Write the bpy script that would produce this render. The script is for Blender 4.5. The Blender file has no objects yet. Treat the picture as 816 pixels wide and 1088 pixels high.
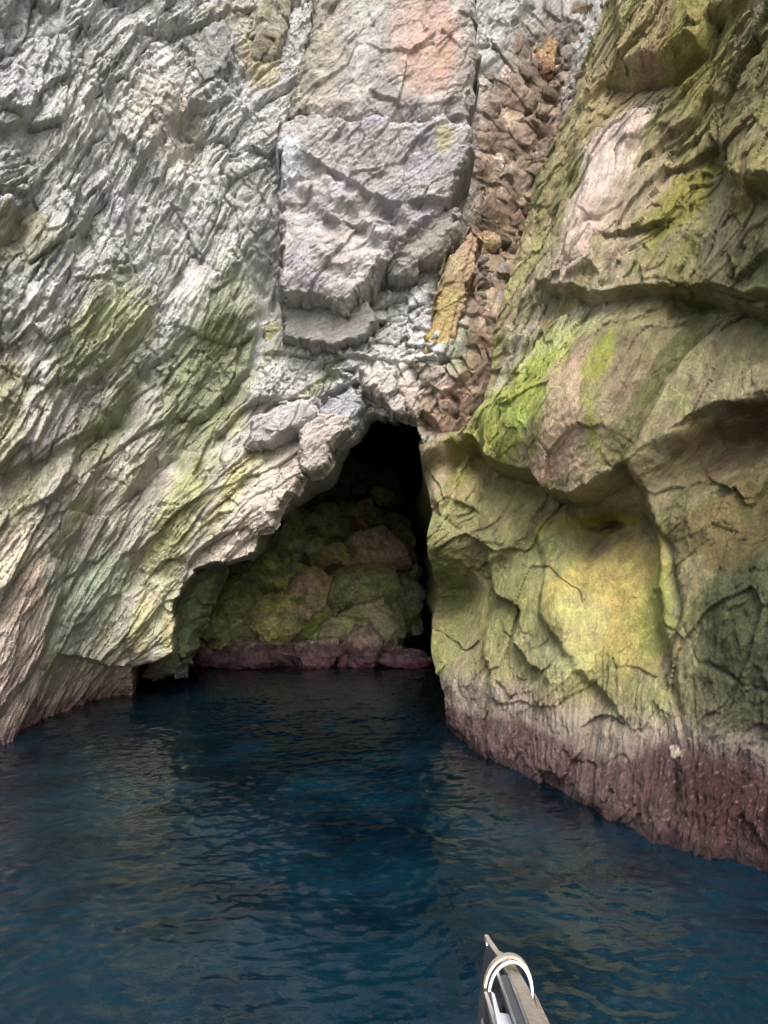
import bpy, math
import numpy as np

Q = 1.0
f32 = np.float32

# ------------------------------------------------------------------ scene / camera
scene = bpy.context.scene
COL = scene.collection
PW, PH, FPX = 816.0, 1088.0, 786.0
CAM_H = 2.4
PITCH = math.atan((605 - 544) / FPX)

def at(px, py, y):
    """point of the place seen at photo position (px,py), y metres ahead of the boat"""
    u = (px - PW / 2) / FPX
    v = (PH / 2 - py) / FPX
    dy = math.cos(PITCH) - v * math.sin(PITCH)
    dz = math.sin(PITCH) + v * math.cos(PITCH)
    k = y / dy
    return (u * k, y, CAM_H + dz * k)

cam_d = bpy.data.cameras.new('camera')
cam_d.sensor_fit = 'VERTICAL'
cam_d.sensor_height = 24.0
cam_d.sensor_width = 18.0
cam_d.lens = FPX / PH * 24.0
cam_d.clip_start = 0.05
cam_d.clip_end = 3000
cam = bpy.data.objects.new('camera', cam_d)
cam.location = (0, 0, CAM_H)
cam.rotation_euler = (math.pi / 2 + PITCH, 0, 0)
COL.objects.link(cam)
scene.camera = cam

# ------------------------------------------------------------------ numpy noise
_rs = np.random.RandomState(11)
PERM = np.tile(_rs.permutation(256).astype(np.int32), 3)
_g = _rs.normal(size=(256, 3)); _g /= np.linalg.norm(_g, axis=1)[:, None]
GRAD = _g.astype(f32)
RND = _rs.rand(256, 8).astype(f32)

def chunks(fn, p, nout, *a):
    n = len(p); C = 60000
    out = np.empty((n, nout), f32)
    for i in range(0, n, C):
        out[i:i + C] = fn(p[i:i + C], *a)
    return out

def _perlin(p, seed):
    i = np.floor(p).astype(np.int32)
    f = p - i
    i = (i + seed * 37) & 255
    u = f * f * f * (f * (f * 6 - 15) + 10)
    res = 0
    for dx in (0, 1):
        a = PERM[(i[:, 0] + dx) & 255]
        wx = u[:, 0] if dx else 1 - u[:, 0]
        for dy in (0, 1):
            b = PERM[a + ((i[:, 1] + dy) & 255)]
            wy = wx * (u[:, 1] if dy else 1 - u[:, 1])
            for dz in (0, 1):
                g = GRAD[PERM[b + ((i[:, 2] + dz) & 255)]]
                d = g[:, 0] * (f[:, 0] - dx) + g[:, 1] * (f[:, 1] - dy) + g[:, 2] * (f[:, 2] - dz)
                res = res + wy * (u[:, 2] if dz else 1 - u[:, 2]) * d
    return (res * 1.5)[:, None]

def perlin(p, seed=0):
    return chunks(_perlin, p.astype(f32), 1, seed)[:, 0]

def fbm(p, octv=4, seed=0, gain=0.5, ridged=False):
    s = 0; a = 1.0; tot = 0; p = p.astype(f32)
    for o in range(octv):
        n = perlin(p, seed + o * 3)
        if ridged: n = 1 - 2 * np.abs(n)
        s = s + a * n; tot += a
        a *= gain; p = p * 2.03
    return s / tot

def _voro(p, seed):
    """per point: F1, F2-F1, 4 cell randoms, offset from cell seed (3)"""
    i = np.floor(p).astype(np.int32)
    f = (p - i).astype(f32)
    i = (i + seed * 53) & 255
    n = len(p)
    f1 = np.full(n, 9, f32); f2 = np.full(n, 9, f32)
    idx = np.zeros(n, np.int32); off = np.zeros((n, 3), f32)
    for dx in (-1, 0, 1):
        a = PERM[(i[:, 0] + dx) & 255]
        for dy in (-1, 0, 1):
            b = PERM[a + ((i[:, 1] + dy) & 255)]
            for dz in (-1, 0, 1):
                c = PERM[b + ((i[:, 2] + dz) & 255)]
                r = RND[c]
                ox = f[:, 0] - dx - r[:, 0]; oy = f[:, 1] - dy - r[:, 1]; oz = f[:, 2] - dz - r[:, 2]
                d = ox * ox + oy * oy + oz * oz
                m = d < f1
                f2 = np.where(m, f1, np.minimum(f2, d))
                f1 = np.where(m, d, f1)
                idx = np.where(m, c, idx)
                off[m, 0] = ox[m]; off[m, 1] = oy[m]; off[m, 2] = oz[m]
    out = np.empty((n, 9), f32)
    out[:, 0] = np.sqrt(f1); out[:, 1] = np.sqrt(f2) - np.sqrt(f1)
    out[:, 2:6] = RND[idx][:, 3:7]; out[:, 6:9] = off
    return out

def voro(p, seed=0):
    return chunks(_voro, p.astype(f32), 9, seed)

def facets(p, seed=0, tilt=1.0, crack=0.0, cw=0.06):
    """angular broken-stone relief, about -1..1"""
    v = voro(p, seed)
    h = (v[:, 2] - 0.5) * 1.4
    h = h + tilt * ((v[:, 3] - 0.5) * v[:, 6] + (v[:, 4] - 0.5) * v[:, 7] + (v[:, 5] - 0.5) * v[:, 8]) * 2
    if crack:
        h = h - crack * np.clip(1 - v[:, 1] / cw, 0, 1)
    return h, v

def sstep(a, b, x):
    t = np.clip((x - a) / (b - a), 0, 1)
    return t * t * (3 - 2 * t)

def lin(c):
    """sRGB 0-255 -> linear"""
    c = np.array(c, float) / 255
    return np.where(c <= 0.04045, c / 12.92, ((c + 0.055) / 1.055) ** 2.4).astype(f32)

# ------------------------------------------------------------------ polylines on a surface
def polydist(S, Z, pts, closed=False):
    """distance and signed side (positive: below a line drawn left to right / inside a polygon), end overshoot"""
    pts = np.array(pts, float)
    n = len(pts)
    best = np.full(S.shape, 1e9); side = np.ones(S.shape); over = np.zeros(S.shape)
    segs = n if closed else n - 1
    inside = np.zeros(S.shape, bool)
    for k in range(segs):
        a = pts[k]; b = pts[(k + 1) % n]
        ex, ez = b - a
        L2 = ex * ex + ez * ez + 1e-12
        t = ((S - a[0]) * ex + (Z - a[1]) * ez) / L2
        tc = np.clip(t, 0, 1)
        dx = S - a[0] - tc * ex; dz = Z - a[1] - tc * ez
        d = dx * dx + dz * dz
        m = d < best
        best = np.where(m, d, best)
        cr = ex * (Z - a[1]) - ez * (S - a[0])
        side = np.where(m, np.where(cr > 0, -1.0, 1.0), side)
        if not closed:
            L = math.sqrt(L2)
            o = 0
            if k == 0: o = np.maximum(-t, 0) * L
            if k == segs - 1: o = np.maximum(o, np.maximum(t - 1, 0) * L)
            over = np.where(m, o, over)
        else:
            c = ((a[1] > Z) != (b[1] > Z))
            with np.errstate(divide='ignore', invalid='ignore'):
                xi = a[0] + (Z - a[1]) / (b[1] - a[1] + 1e-12) * ex
            inside ^= c & (S < xi)
    dist = np.sqrt(best)
    if closed:
        return dist, np.where(inside, 1.0, -1.0), over
    return dist, side, over

class TPS:
    def __init__(self, xy, v, smooth=1e-4):
        xy = np.array(xy, float); n = len(xy)
        self.xy = xy
        d2 = ((xy[:, None] - xy[None]) ** 2).sum(-1)
        K = 0.5 * d2 * np.log(d2 + 1e-9) + smooth * np.eye(n)
        P = np.c_[np.ones(n), xy]
        A = np.zeros((n + 3, n + 3)); A[:n, :n] = K; A[:n, n:] = P; A[n:, :n] = P.T
        self.w = np.linalg.solve(A, np.r_[np.array(v, float), 0, 0, 0])
    def __call__(self, x, y):
        x = np.asarray(x, float); y = np.asarray(y, float)
        out = self.w[-3] + self.w[-2] * x + self.w[-1] * y
        for (a, b), w in zip(self.xy, self.w[:-3]):
            d2 = (x - a) ** 2 + (y - b) ** 2
            out = out + w * 0.5 * d2 * np.log(d2 + 1e-9)
        return out

# foliation of the rock: sheets dipping steeply down to the left
def bedding(dip, strike=12):
    d = math.radians(dip); st = math.radians(strike)
    b = np.array([-math.cos(d), 0, -math.sin(d)])
    a = np.array([math.sin(st), math.cos(st), 0]); a -= a.dot(b) * b; a /= np.linalg.norm(a)
    n = np.cross(a, b)
    return np.array([n, a, b])
def bedding_from(t, into):
    b = -np.array(t, float); b /= np.linalg.norm(b)
    a = np.array(into, float); a -= a.dot(b) * b; a /= np.linalg.norm(a)
    return np.array([np.cross(a, b), a, b])
B_LEFT = bedding_from((.62, .70, 1.55), (-.7, .7, .1))
B_RIGHT = bedding(66, -15)

class Surf:
    """a rock surface: grid (s to the right, z up), base points and outward direction; features are pushed in metres"""
    def begin(self):
        n = self.S.size
        self.h = np.zeros(n)
        self.col = np.zeros((n, 3), f32) + 0.3
        self.wet = np.zeros(n, f32)
        self.rough = np.ones(n)
    def warp(self, amp, size, seed):
        c, d = .83, .56
        q = np.c_[self.S * c + self.Z * d, self.Z * c - self.S * d, .37 * size + .21 * self.S] / size
        self.Sw = self.S + amp * (fbm(q, 3, seed) + .12 * fbm(q * 3.7 + 5.3, 2, seed + 5))
        self.Zw = self.Z + amp * (fbm(q + 31.7, 3, seed + 9) + .12 * fbm(q * 3.7 + 3.1, 2, seed + 8))
        self.nl = np.clip(.95 + .7 * fbm(q * .6 + 11.3, 2, seed + 3), .7, 1.15)
        self.brk = 0 * self.S
    def _sel(self, pts, margin):
        p = np.array(pts)
        m = (self.Sw > p[:, 0].min() - margin) & (self.Sw < p[:, 0].max() + margin) & (self.Zw > p[:, 1].min() - margin) & (self.Zw < p[:, 1].max() + margin)
        return np.nonzero(m)[0]
    def steep(self, P, w, wmin):
        q = np.abs(np.diff(np.array(P), axis=0)).sum(0); v = q[1] / (q.sum() + 1e-9)
        return w + max(wmin - w, 0) * sstep(.3, .75, v)
    def P_(self, pts): return [self.w(*q) for q in pts]
    def ledge(self, pts, a, L=0.8, w=0.05, fade=0.5, up=0.0, upL=0.3):
        P = self.P_(pts); i = self._sel(P, max(4 * L, 3 * upL) + fade)
        w = self.steep(P, w, .16)
        d, s, o = polydist(self.Sw[i], self.Zw[i], P)
        sd = d * s
        e = sstep(1, 0, o / fade) if fade else 1
        self.h[i] -= a * self.nl[i] * sstep(0, w, sd) * np.exp(-np.maximum(sd, 0) / L) * e
        if up: self.h[i] += up * (sd <= 0) * np.exp(np.minimum(sd, 0) / upL) * e
    def crack(self, pts, a, w=0.05, fade=0.2):
        P = self.P_(pts); i = self._sel(P, w * 3 + fade + .2)
        w = self.steep(P, w, .08)
        d, s, o = polydist(self.Sw[i], self.Zw[i], P)
        k = np.clip(.65 + 1.3 * self.n3[i], .1, 1.3)
        self.h[i] -= a * np.exp(-np.abs(d / (w * .6 * (.6 + .6 * k)))) * k * sstep(1, 0, o / fade)
    def plate(self, pts, a, w=0.08):
        P = self.P_(pts); i = self._sel(P, w + 0.1)
        d, s, o = polydist(self.Sw[i], self.Zw[i], P, True)
        self.h[i] += a * sstep(-w * 0.3, w, d * s)
    def bulge(self, px, py, rx, ry, a, ang=0):
        g = self.gauss(px, py, rx, ry, ang)
        self.h += a * g
    def gauss(self, px, py, rx, ry, ang=0, warped=True):
        """soft spot; radii in photo units turned to metres on the surface"""
        c = np.array(self.w(px, py)); ex = np.array(self.w(px + 8, py)) - c; ez = np.array(self.w(px, py - 8)) - c
        kx = max(np.hypot(*ex) / 8, 1e-4); kz = max(np.hypot(*ez) / 8, 1e-4)
        S = self.Sw if warped else self.S; Z = self.Zw if warped else self.Z
        u = (S - c[0]) / kx; v = (Z - c[1]) / kz
        ca, sa = math.cos(math.radians(ang)), math.sin(math.radians(ang))
        U = u * ca + v * sa; V = -u * sa + v * ca
        q = (U / rx) ** 2 + (V / ry) ** 2
        return np.exp(-np.minimum(q, 30))
    def paint(self, mask, c, k=1.0):
        m = np.clip(mask * k, 0, 1)[:, None].astype(f32)
        self.col = self.col * (1 - m) + (lin(c) if max(c) > 1 else np.array(c, f32)) * m
    def spot(self, px, py, rx, ry, c, k=1.0, ang=0, br=0.5):
        """patch of colour with a broken edge"""
        g = self.gauss(px, py, rx, ry, ang)
        m = sstep(0.2, 0.46, g + (g > 0.01) * (br * .6 * self.n2 + br * .5 * self.n3 + br * .34 * self.brk)) * (.72 + .28 * sstep(.1, .8, g))
        self.paint(m, c, k)
    def tint(self, pts, c, k=1.0, w=0.1):
        P = self.P_(pts); i = self._sel(P, w * 2)
        d, s, o = polydist(self.Sw[i], self.Zw[i], P, True)
        m = np.zeros(self.S.size); m[i] = sstep(-w, w, d * s + w * 1.2 * self.n2[i])
        self.paint(m, c, k)

def grid_faces(nr, nc):
    i = np.arange(nr * nc).reshape(nr, nc)
    return np.stack([i[:-1, :-1], i[:-1, 1:], i[1:, 1:], i[1:, :-1]], -1).reshape(-1, 4)

def mesh_obj(name, P, quads, mat, col=None, wet=None, smooth=True, parent=None):
    me = bpy.data.meshes.new(name)
    n = len(P); m = len(quads); k = quads.shape[1]
    me.vertices.add(n); me.vertices.foreach_set('co', np.ascontiguousarray(P, f32).ravel())
    me.loops.add(m * k); me.loops.foreach_set('vertex_index', np.ascontiguousarray(quads, np.int32).ravel())
    me.polygons.add(m)
    me.polygons.foreach_set('loop_start', np.arange(0, m * k, k, dtype=np.int32))
    me.polygons.foreach_set('use_smooth', np.full(m, smooth))
    if col is not None:
        a = me.attributes.new('Col', 'FLOAT_COLOR', 'POINT')
        c = np.ones((n, 4), f32); c[:, :3] = np.clip(col, 0.005, 0.8); a.data.foreach_set('color', c.ravel())
    if wet is not None:
        a = me.attributes.new('Wet', 'FLOAT', 'POINT'); a.data.foreach_set('value', np.ascontiguousarray(wet, f32))
    me.update(calc_edges=True); me.validate()
    if mat: me.materials.append(mat)
    o = bpy.data.objects.new(name, me); COL.objects.link(o)
    if parent: o.parent = parent
    return o

def tag(o, label=None, cat=None, group=None, kind=None):
    if label: o['label'] = label
    if cat: o['category'] = cat
    if group: o['group'] = group
    if kind: o['kind'] = kind
    return o

# ------------------------------------------------------------------ materials
class NT:
    def __init__(self, name):
        self.m = bpy.data.materials.new(name); self.m.use_nodes = True
        self.t = self.m.node_tree; self.t.nodes.clear()
        self.out = self.n('ShaderNodeOutputMaterial')
    def n(self, typ, **kw):
        nd = self.t.nodes.new(typ)
        for k, v in kw.items():
            if k.startswith('i_'):
                nd.inputs[k[2:].replace('_', ' ')].default_value = v
            else: setattr(nd, k, v)
        return nd
    def l(self, a, b): self.t.links.new(a, b)

def rock_mat(name, bed=None, bump=1.0, streak=1.0, spec=0.25):
    M = NT(name)
    bs = M.n('ShaderNodeBsdfPrincipled'); M.l(bs.outputs[0], M.out.inputs[0])
    co = M.n('ShaderNodeTexCoord')
    col = M.n('ShaderNodeAttribute', attribute_name='Col')
    wet = M.n('ShaderNodeAttribute', attribute_name='Wet')
    vec = co.outputs['Object']
    if bed is not None:
        # coordinates stretched along the foliation
        comb = M.n('ShaderNodeCombineXYZ')
        for k, (row, sc) in enumerate(zip(bed, (1.0, 0.22, 0.16))):
            d = M.n('ShaderNodeVectorMath', operation='DOT_PRODUCT')
            d.inputs[1].default_value = tuple(row * sc)
            M.l(vec, d.inputs[0]); M.l(d.outputs['Value'], comb.inputs[k])
        svec = comb.outputs[0]
    else: svec = vec
    n1 = M.n('ShaderNodeTexNoise', i_Scale=22.0, i_Detail=8.0, i_Roughness=0.68); M.l(svec, n1.inputs['Vector'])
    n2 = M.n('ShaderNodeTexNoise', i_Scale=34.0, i_Detail=9.0, i_Roughness=0.7); M.l(vec, n2.inputs['Vector'])
    n3 = M.n('ShaderNodeTexNoise', i_Scale=5.0, i_Detail=6.0, i_Roughness=0.65); M.l(vec, n3.inputs['Vector'])
    vo = M.n('ShaderNodeTexVoronoi', i_Scale=26.0, feature='F1'); M.l(svec, vo.inputs['Vector'])
    def ramp(src, lo, hi, a, b):
        r = M.n('ShaderNodeMapRange', i_From_Min=a, i_From_Max=b, i_To_Min=lo, i_To_Max=hi); M.l(src, r.inputs['Value']); return r.outputs[0]
    def mul(a, b):
        x = M.n('ShaderNodeMath', operation='MULTIPLY'); M.l(a, x.inputs[0]); M.l(b, x.inputs[1]); return x.outputs[0]
    k = mul(mul(ramp(n1.outputs['Fac'], 1 - .34 * streak, 1 + .34 * streak, .3, .7), ramp(n2.outputs['Fac'], .72, 1.28, .3, .7)), ramp(n3.outputs['Fac'], .8, 1.2, .3, .7))
    vm = M.n('ShaderNodeVectorMath', operation='SCALE'); M.l(col.outputs['Color'], vm.inputs[0]); M.l(k, vm.inputs['Scale'])
    # faint warm / cool mineral variation
    hs = M.n('ShaderNodeHueSaturation'); M.l(vm.outputs[0], hs.inputs['Color'])
    n4 = M.n('ShaderNodeTexNoise', i_Scale=2.3, i_Detail=5.0); M.l(vec, n4.inputs['Vector'])
    M.l(ramp(n4.outputs['Fac'], .478, .522, .3, .7), hs.inputs['Hue'])
    M.l(ramp(n2.outputs['Color'], .8, 1.2, .3, .7), hs.inputs['Saturation'])
    M.l(hs.outputs[0], bs.inputs['Base Color'])
    r = M.n('ShaderNodeMapRange', i_From_Min=0.0, i_From_Max=1.0, i_To_Min=.88, i_To_Max=.38); M.l(wet.outputs['Fac'], r.inputs['Value'])
    M.l(r.outputs[0], bs.inputs['Roughness'])
    bs.inputs['Specular IOR Level'].default_value = spec
    # relief
    s = M.n('ShaderNodeMath', operation='ADD'); M.l(n1.outputs['Fac'], s.inputs[0]); M.l(n2.outputs['Fac'], s.inputs[1])
    s2 = M.n('ShaderNodeMath', operation='MULTIPLY_ADD'); M.l(vo.outputs['Distance'], s2.inputs[0]); s2.inputs[1].default_value = -.45; M.l(s.outputs[0], s2.inputs[2])
    n5 = M.n('ShaderNodeTexNoise', i_Scale=9.0, i_Detail=8.0, i_Roughness=0.72); M.l(svec, n5.inputs['Vector'])
    s3 = M.n('ShaderNodeMath', operation='MULTIPLY_ADD'); M.l(n5.outputs['Fac'], s3.inputs[0]); s3.inputs[1].default_value = 1.6; M.l(s2.outputs[0], s3.inputs[2])
    b = M.n('ShaderNodeBump', i_Strength=1.0, i_Distance=0.05 * bump); M.l(s3.outputs[0], b.inputs['Height'])
    M.l(b.outputs[0], bs.inputs['Normal'])
    return M.m

M_LEFT = rock_mat('grey_schist', B_LEFT, .55, .9)
M_RIGHT = rock_mat('green_schist', B_RIGHT, 1.0, 0.85)
M_STONE = rock_mat('stone', None, 0.7, 0.7)
M_BLOCK = rock_mat('grey_block_stone', bedding(20, 0), .3, .6)

# ------------------------------------------------------------------ cliff sheets about an upright axis in the cove
AX, AY = -1.0, 3.0

class Sheet(Surf):
    def __init__(self, ctrl, world, R0, th_fine, th_ext, z_fine, z_ext, ds, dz):
        self.R0 = R0
        pts = [at(*c) for c in ctrl] + list(world)
        self.Dpx = TPS([(c[0] / 100, c[1] / 100) for c in ctrl], [c[2] for c in ctrl])
        pts = np.array(pts)
        th = np.arctan2(pts[:, 1] - AY, pts[:, 0] - AX); r = np.hypot(pts[:, 0] - AX, pts[:, 1] - AY)
        self.Rf = TPS(np.c_[-th * R0, pts[:, 2]], r)
        a0, a1 = [-math.radians(t) * R0 for t in th_fine]     # a0 < a1 (left to right)
        e0, e1 = [-math.radians(t) * R0 for t in th_ext]
        s = np.r_[np.arange(e0, a0, 0.07), np.arange(a0, a1, ds), np.arange(a1, e1, 0.07)]
        z = np.r_[np.arange(z_fine[0], z_fine[1], dz), np.arange(z_fine[1], z_ext, 0.3)]
        self.nr, self.nc = len(z), len(s)
        S, Z = np.meshgrid(s, z); self.S = S.ravel(); self.Z = Z.ravel()
        # base radius on a coarse grid, then bilinear
        cs = np.linspace(s[0], s[-1], 160); cz = np.linspace(z[0], z[-1], 120)
        CS, CZ = np.meshgrid(cs, cz)
        G = self.Rf(CS, CZ)
        fs = (self.S - cs[0]) / (cs[1] - cs[0]); fz = (self.Z - cz[0]) / (cz[1] - cz[0])
        i = np.clip(fs.astype(int), 0, 158); j = np.clip(fz.astype(int), 0, 118)
        u = fs - i; v = fz - j
        self.r = G[j, i] * (1 - u) * (1 - v) + G[j, i + 1] * u * (1 - v) + G[j + 1, i] * (1 - u) * v + G[j + 1, i + 1] * u * v
        self.begin()
        self.back = np.zeros(self.S.size); self.up = 0
    def w(self, px, py):
        y = float(self.Dpx(px / 100, py / 100))
        p = at(px, py, y)
        for _ in range(3):                       # settle on the base surface
            th = math.atan2(p[1] - AY, p[0] - AX)
            rr = float(self.Rf(-th * self.R0, p[2])); r0 = math.hypot(p[0] - AX, p[1] - AY)
            y = y + 0.6 * (rr - r0) * math.sin(th); p = at(px, py, y)
        th = math.atan2(p[1] - AY, p[0] - AX)
        return (-th * self.R0, p[2])
    def base_pts(self):
        th = -self.S / self.R0
        return np.c_[AX + self.r * np.cos(th), AY + self.r * np.sin(th), self.Z]
    def settle(self):
        """ease the relief where it breaks too steeply for the grid, so broken edges stay clean"""
        def box(a, k, ax):
            c = np.cumsum(np.concatenate([np.repeat(a.take([0], ax), k + 1, ax), a, np.repeat(a.take([-1], ax), k, ax)], ax), ax)
            n = a.shape[ax]
            return (np.take(c, np.arange(2 * k + 1, 2 * k + 1 + n), ax) - np.take(c, np.arange(n), ax)) / (2 * k + 1)
        H = self.h.reshape(self.nr, self.nc)
        g = np.zeros_like(H); g[:, 2:-2] = np.abs(H[:, 4:] - H[:, :-4])
        w = sstep(.09, .22, box(box(g, 2, 0), 2, 1))
        sm = box(box(box(H, 5, 0), 2, 1), 3, 0)
        self.h = (H * (1 - w) + sm * w).ravel()
    def build(self, name, mat):
        self.settle()
        th = -self.S / self.R0
        r = np.maximum(self.r - self.h + self.back, 1.0)
        P = np.c_[AX + r * np.cos(th), AY + r * np.sin(th), self.Z + self.up]
        q = grid_faces(self.nr, self.nc)
        return mesh_obj(name, P, q, mat, self.col, self.wet)

def frame(p, B): return p @ B.T

# ================================================================== LEFT CLIFF (with the arch and the back of the cave)
ctrlL = [(0,785,10.5),(60,760,12.2),(140,737,14.2),(140,705,13.4),(190,690,13.4),(190,625,13.4),(225,597,13.2),(300,530,12.8),
 (345,490,12.7),(385,440,12.7),(440,440,12.5),(0,600,9.8),(0,400,9.3),(0,200,9.0),(0,0,9.0),(100,600,11.8),(100,400,11.2),(100,200,10.8),(100,0,10.6),
 (200,550,12.8),(200,400,12.4),(200,200,12.0),(200,0,11.9),(270,300,13.0),(270,100,12.9),(270,450,12.9),(400,20,13.8),(400,200,13.7),(400,340,13.5),(400,400,12.9),
 (480,430,12.7),(460,470,12.6),(540,300,13.3),(560,150,13.9),(590,0,14.3),(510,420,12.8),(600,500,16),(700,300,16.5),(816,0,16),(300,700,13.5),(450,700,13.5),(-80,700,9.3),(-80,300,8.2),(-80,0,8.0)]
worldL = [(-5.9,8,0),(-5.6,8,8),(-6.3,5,0),(-6.2,5,9),(-7,3.2,0),(-7,3.2,10),(-4,12,18),(0,15,18),(-6,9,18),(5,15,17),(-4,13,24),(3,16,24),(-6.5,7,24)]
L = Sheet(ctrlL, worldL, 10.0, (126.5, 60), (172, 40), (-0.45, 14.0), 22, 0.0165 / Q, 0.0165 / Q)
P0 = L.base_pts()
L.warp(0.22, 0.9, 3)
pb = frame(P0, B_LEFT)
wv = np.c_[fbm(pb / 2.2, 3, 1), fbm(pb / 2.2 + 17, 3, 2), fbm(pb / 2.2 + 41, 3, 4)] * 0.4
pb = pb + wv
L.n1 = fbm(pb / 1.6, 4, 21)
L.n2 = fbm(pb / (0.22, .7, .8), 4, 22)
L.n3 = fbm(P0 / 0.5, 4, 23)

# --- traced shapes
arch = [(140,760),(140,708),(165,702),(186,690),(188,640),(192,622),(208,607),(228,597),(262,590),(276,566),(296,534),(320,506),(343,502),(351,480),(374,464),(384,440),(398,431),(420,440),(441,446),(447,480),(480,520),(520,600),(540,800),(140,800)]
rough = L.rough
mB = L.gauss(400,200,120,220); mA = L.gauss(390,420,110,45)
# broad form
L.h += 0.35 * L.n1 * (1 - .6 * mB)
# shallow lobes and hollows seen on the left wall
L.bulge(25,680,45,110,0.35,-12); L.bulge(60,350,50,90,0.3,-25); L.bulge(70,500,45,70,0.3,-30)
L.bulge(150,230,50,120,0.25,-15); L.bulge(250,240,30,100,0.25,0); L.bulge(60,80,60,110,0.22)
L.bulge(10,40,25,40,-0.35); L.bulge(205,140,16,30,-0.55); L.bulge(35,150,14,30,-.25); L.bulge(110,140,12,25,-.25)
L.bulge(285,300,15,45,-0.9); L.bulge(235,400,26,55,-0.5,-20); L.bulge(120,445,14,50,-.45,-35); L.bulge(20,240,14,40,-.35,-20)
L.bulge(95,560,20,60,-.35,-25); L.bulge(180,480,22,70,-.25,-30)
L.ledge([(0,345),(30,330),(55,290),(80,250),(100,215)], .22, .5, .06)
L.ledge([(0,505),(20,500),(45,455),(60,415)], .28, .5, .06)
L.ledge([(60,480),(95,455),(120,440),(140,400)], .25, .45, .06)
L.ledge([(95,590),(120,555),(150,505),(170,480)], .2, .5, .08)
L.ledge([(180,480),(205,440),(235,415),(262,380)], .25, .5, .08)
L.ledge([(0,755),(25,720),(45,665),(62,630),(55,600)], .35, .6, .08)
L.ledge([(120,300),(160,270),(185,235),(200,190)], .16, .35, .06)
L.ledge([(150,390),(185,360),(215,320),(245,290)], .2, .4, .06)
L.ledge([(185,130),(205,112),(228,110)], .3, .3, .05)
# arch: slabby underside
L.ledge([(238,455),(255,432),(285,420),(330,424),(372,412),(392,402),(415,408),(445,428),(455,440)], .45, .6, .06)
L.ledge([(240,500),(275,470),(320,452),(345,450)], .2, .3, .05)
L.ledge([(300,375),(360,378),(420,384),(450,392)], .18, .35, .05)
L.ledge([(84,700),(112,706),(142,709)], .6, 1.2, .06)
L.crack([(136,705),(132,660),(138,618),(150,590)], .18, .06); L.crack([(163,690),(160,650),(165,620)], .05, .03)
L.plate([(134,708),(134,640),(142,612),(182,618),(190,640),(189,692),(165,706)], .22, .12)
L.bulge(320,460,50,30,-.2)
# gully between the hanging block and the right wall
L.bulge(565,90,40,130,-.75,-12); L.bulge(545,230,24,90,-.6,-10); L.bulge(490,280,18,60,-.7,-25)
L.bulge(480,430,30,35,.15)

# --- broken rock relief
print('L relief')
r_up = np.clip(sstep(560, 250, 0 * L.S + 0) , 0, 1)
pj = frame(P0, B_LEFT) + wv * .35 + .5 * np.c_[fbm(P0 / 4.2, 2, 91), fbm(P0 / 4.2 + 7, 2, 92), fbm(P0 / 4.2 + 3, 2, 93)]
pk = pj + .05 * np.c_[L.n3, L.n2, L.n3]
hA, vA = facets(pk / (.38, 1.0, 1.3), 5, .8); hA = hA - .5 * vA[:, 6]
hB, vB = facets(pk / (.12, .50, .80), 6, .9, .3); hB = hB - .9 * vB[:, 6]
hE, vE = facets((pk + .015 * np.c_[L.n2, L.n3, L.n2]) / (.045, .17, .27), 7, 1.0, .3); hE = hE - .9 * vE[:, 6]
hK, vK = facets((P0 + .03 * np.c_[L.n2, L.n3, L.n2]) / (.12, .14, .13), 10, 1.3, .3)
cn = fbm(P0 / 1.1, 4, 66)
crumb = sstep(-.02, .18, cn + .16 * sstep(3, 7, P0[:, 2]) - .08)
plain = sstep(.08, .22, fbm(pj / (.7, 1.3, 1.6), 3, 68)) * (1 - crumb)          # clean cleavage faces
step_, vS = facets(pj / (.75, 1.2, 1.5), 12, .7, .25); step_ = step_ - .5 * vS[:, 6]
fluted = L.gauss(70,680,70,90) + L.gauss(130,560,60,80)
fis = sstep(.35, .9, L.gauss(555,120,55,190,-12) + L.gauss(540,300,40,130,-8) + L.gauss(470,440,40,35))     # rubble of the gully
ang = sstep(.2, .8, mA + L.gauss(430,340,90,60))
amp = 1 - .35 * fis
modn = 0.55 + 0.9 * sstep(-.35, .35, fbm(P0 / 1.7, 3, 61))
L.h += .15 * step_ * amp * (1 - .5 * fis)
L.h += .13 * hA * amp + .047 * hB * (1 - .65 * plain) * (1 - .45 * crumb) * (.5 + .6 * modn) * (1 - .8 * fis) * (1 - .4 * np.minimum(fluted, 1)) + .025 * hE * (.5 + .6 * modn) * (1 - .75 * crumb) * (1 - .7 * plain) * (1 - .8 * fis) + .042 * hK * crumb * (1 - fis)
n4 = fbm(pj / (.075, .6, .95), 3, 31, .55, True)
L.h += .045 * n4 * (1 - .6 * fis) * (1 - .85 * crumb) * (1 - .5 * plain) * (1 + .4 * np.minimum(fluted, 1)) * .8
L.h += .05 * fbm(P0 / .35, 3, 37)
n5 = fbm(pj / (.035, .12, .16), 3, 41, .6)
L.h += .02 * n5 * modn
hC, vC = facets((P0 + .05 * np.c_[L.n3, L.n2, L.n3]) / (.42, .42, .34), 8, 1.4, .4, .08)
L.h += (.11 * hC + .012 * hK) * fis
hD, vD = facets((P0 + .06 * np.c_[L.n3, L.n2, L.n3]) / (.42, .42, .30), 9, 1.3, .15)
L.h += .17 * hD * ang
# low cauliflower knobs on the left wall
kn = fbm(P0 / .13, 2, 45)
kz = sstep(.1, .7, L.gauss(20,560,40,110) + L.gauss(60,470,35,50) + L.gauss(190,80,60,80))
L.h += .045 * np.abs(kn) * 1.5 * kz
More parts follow.
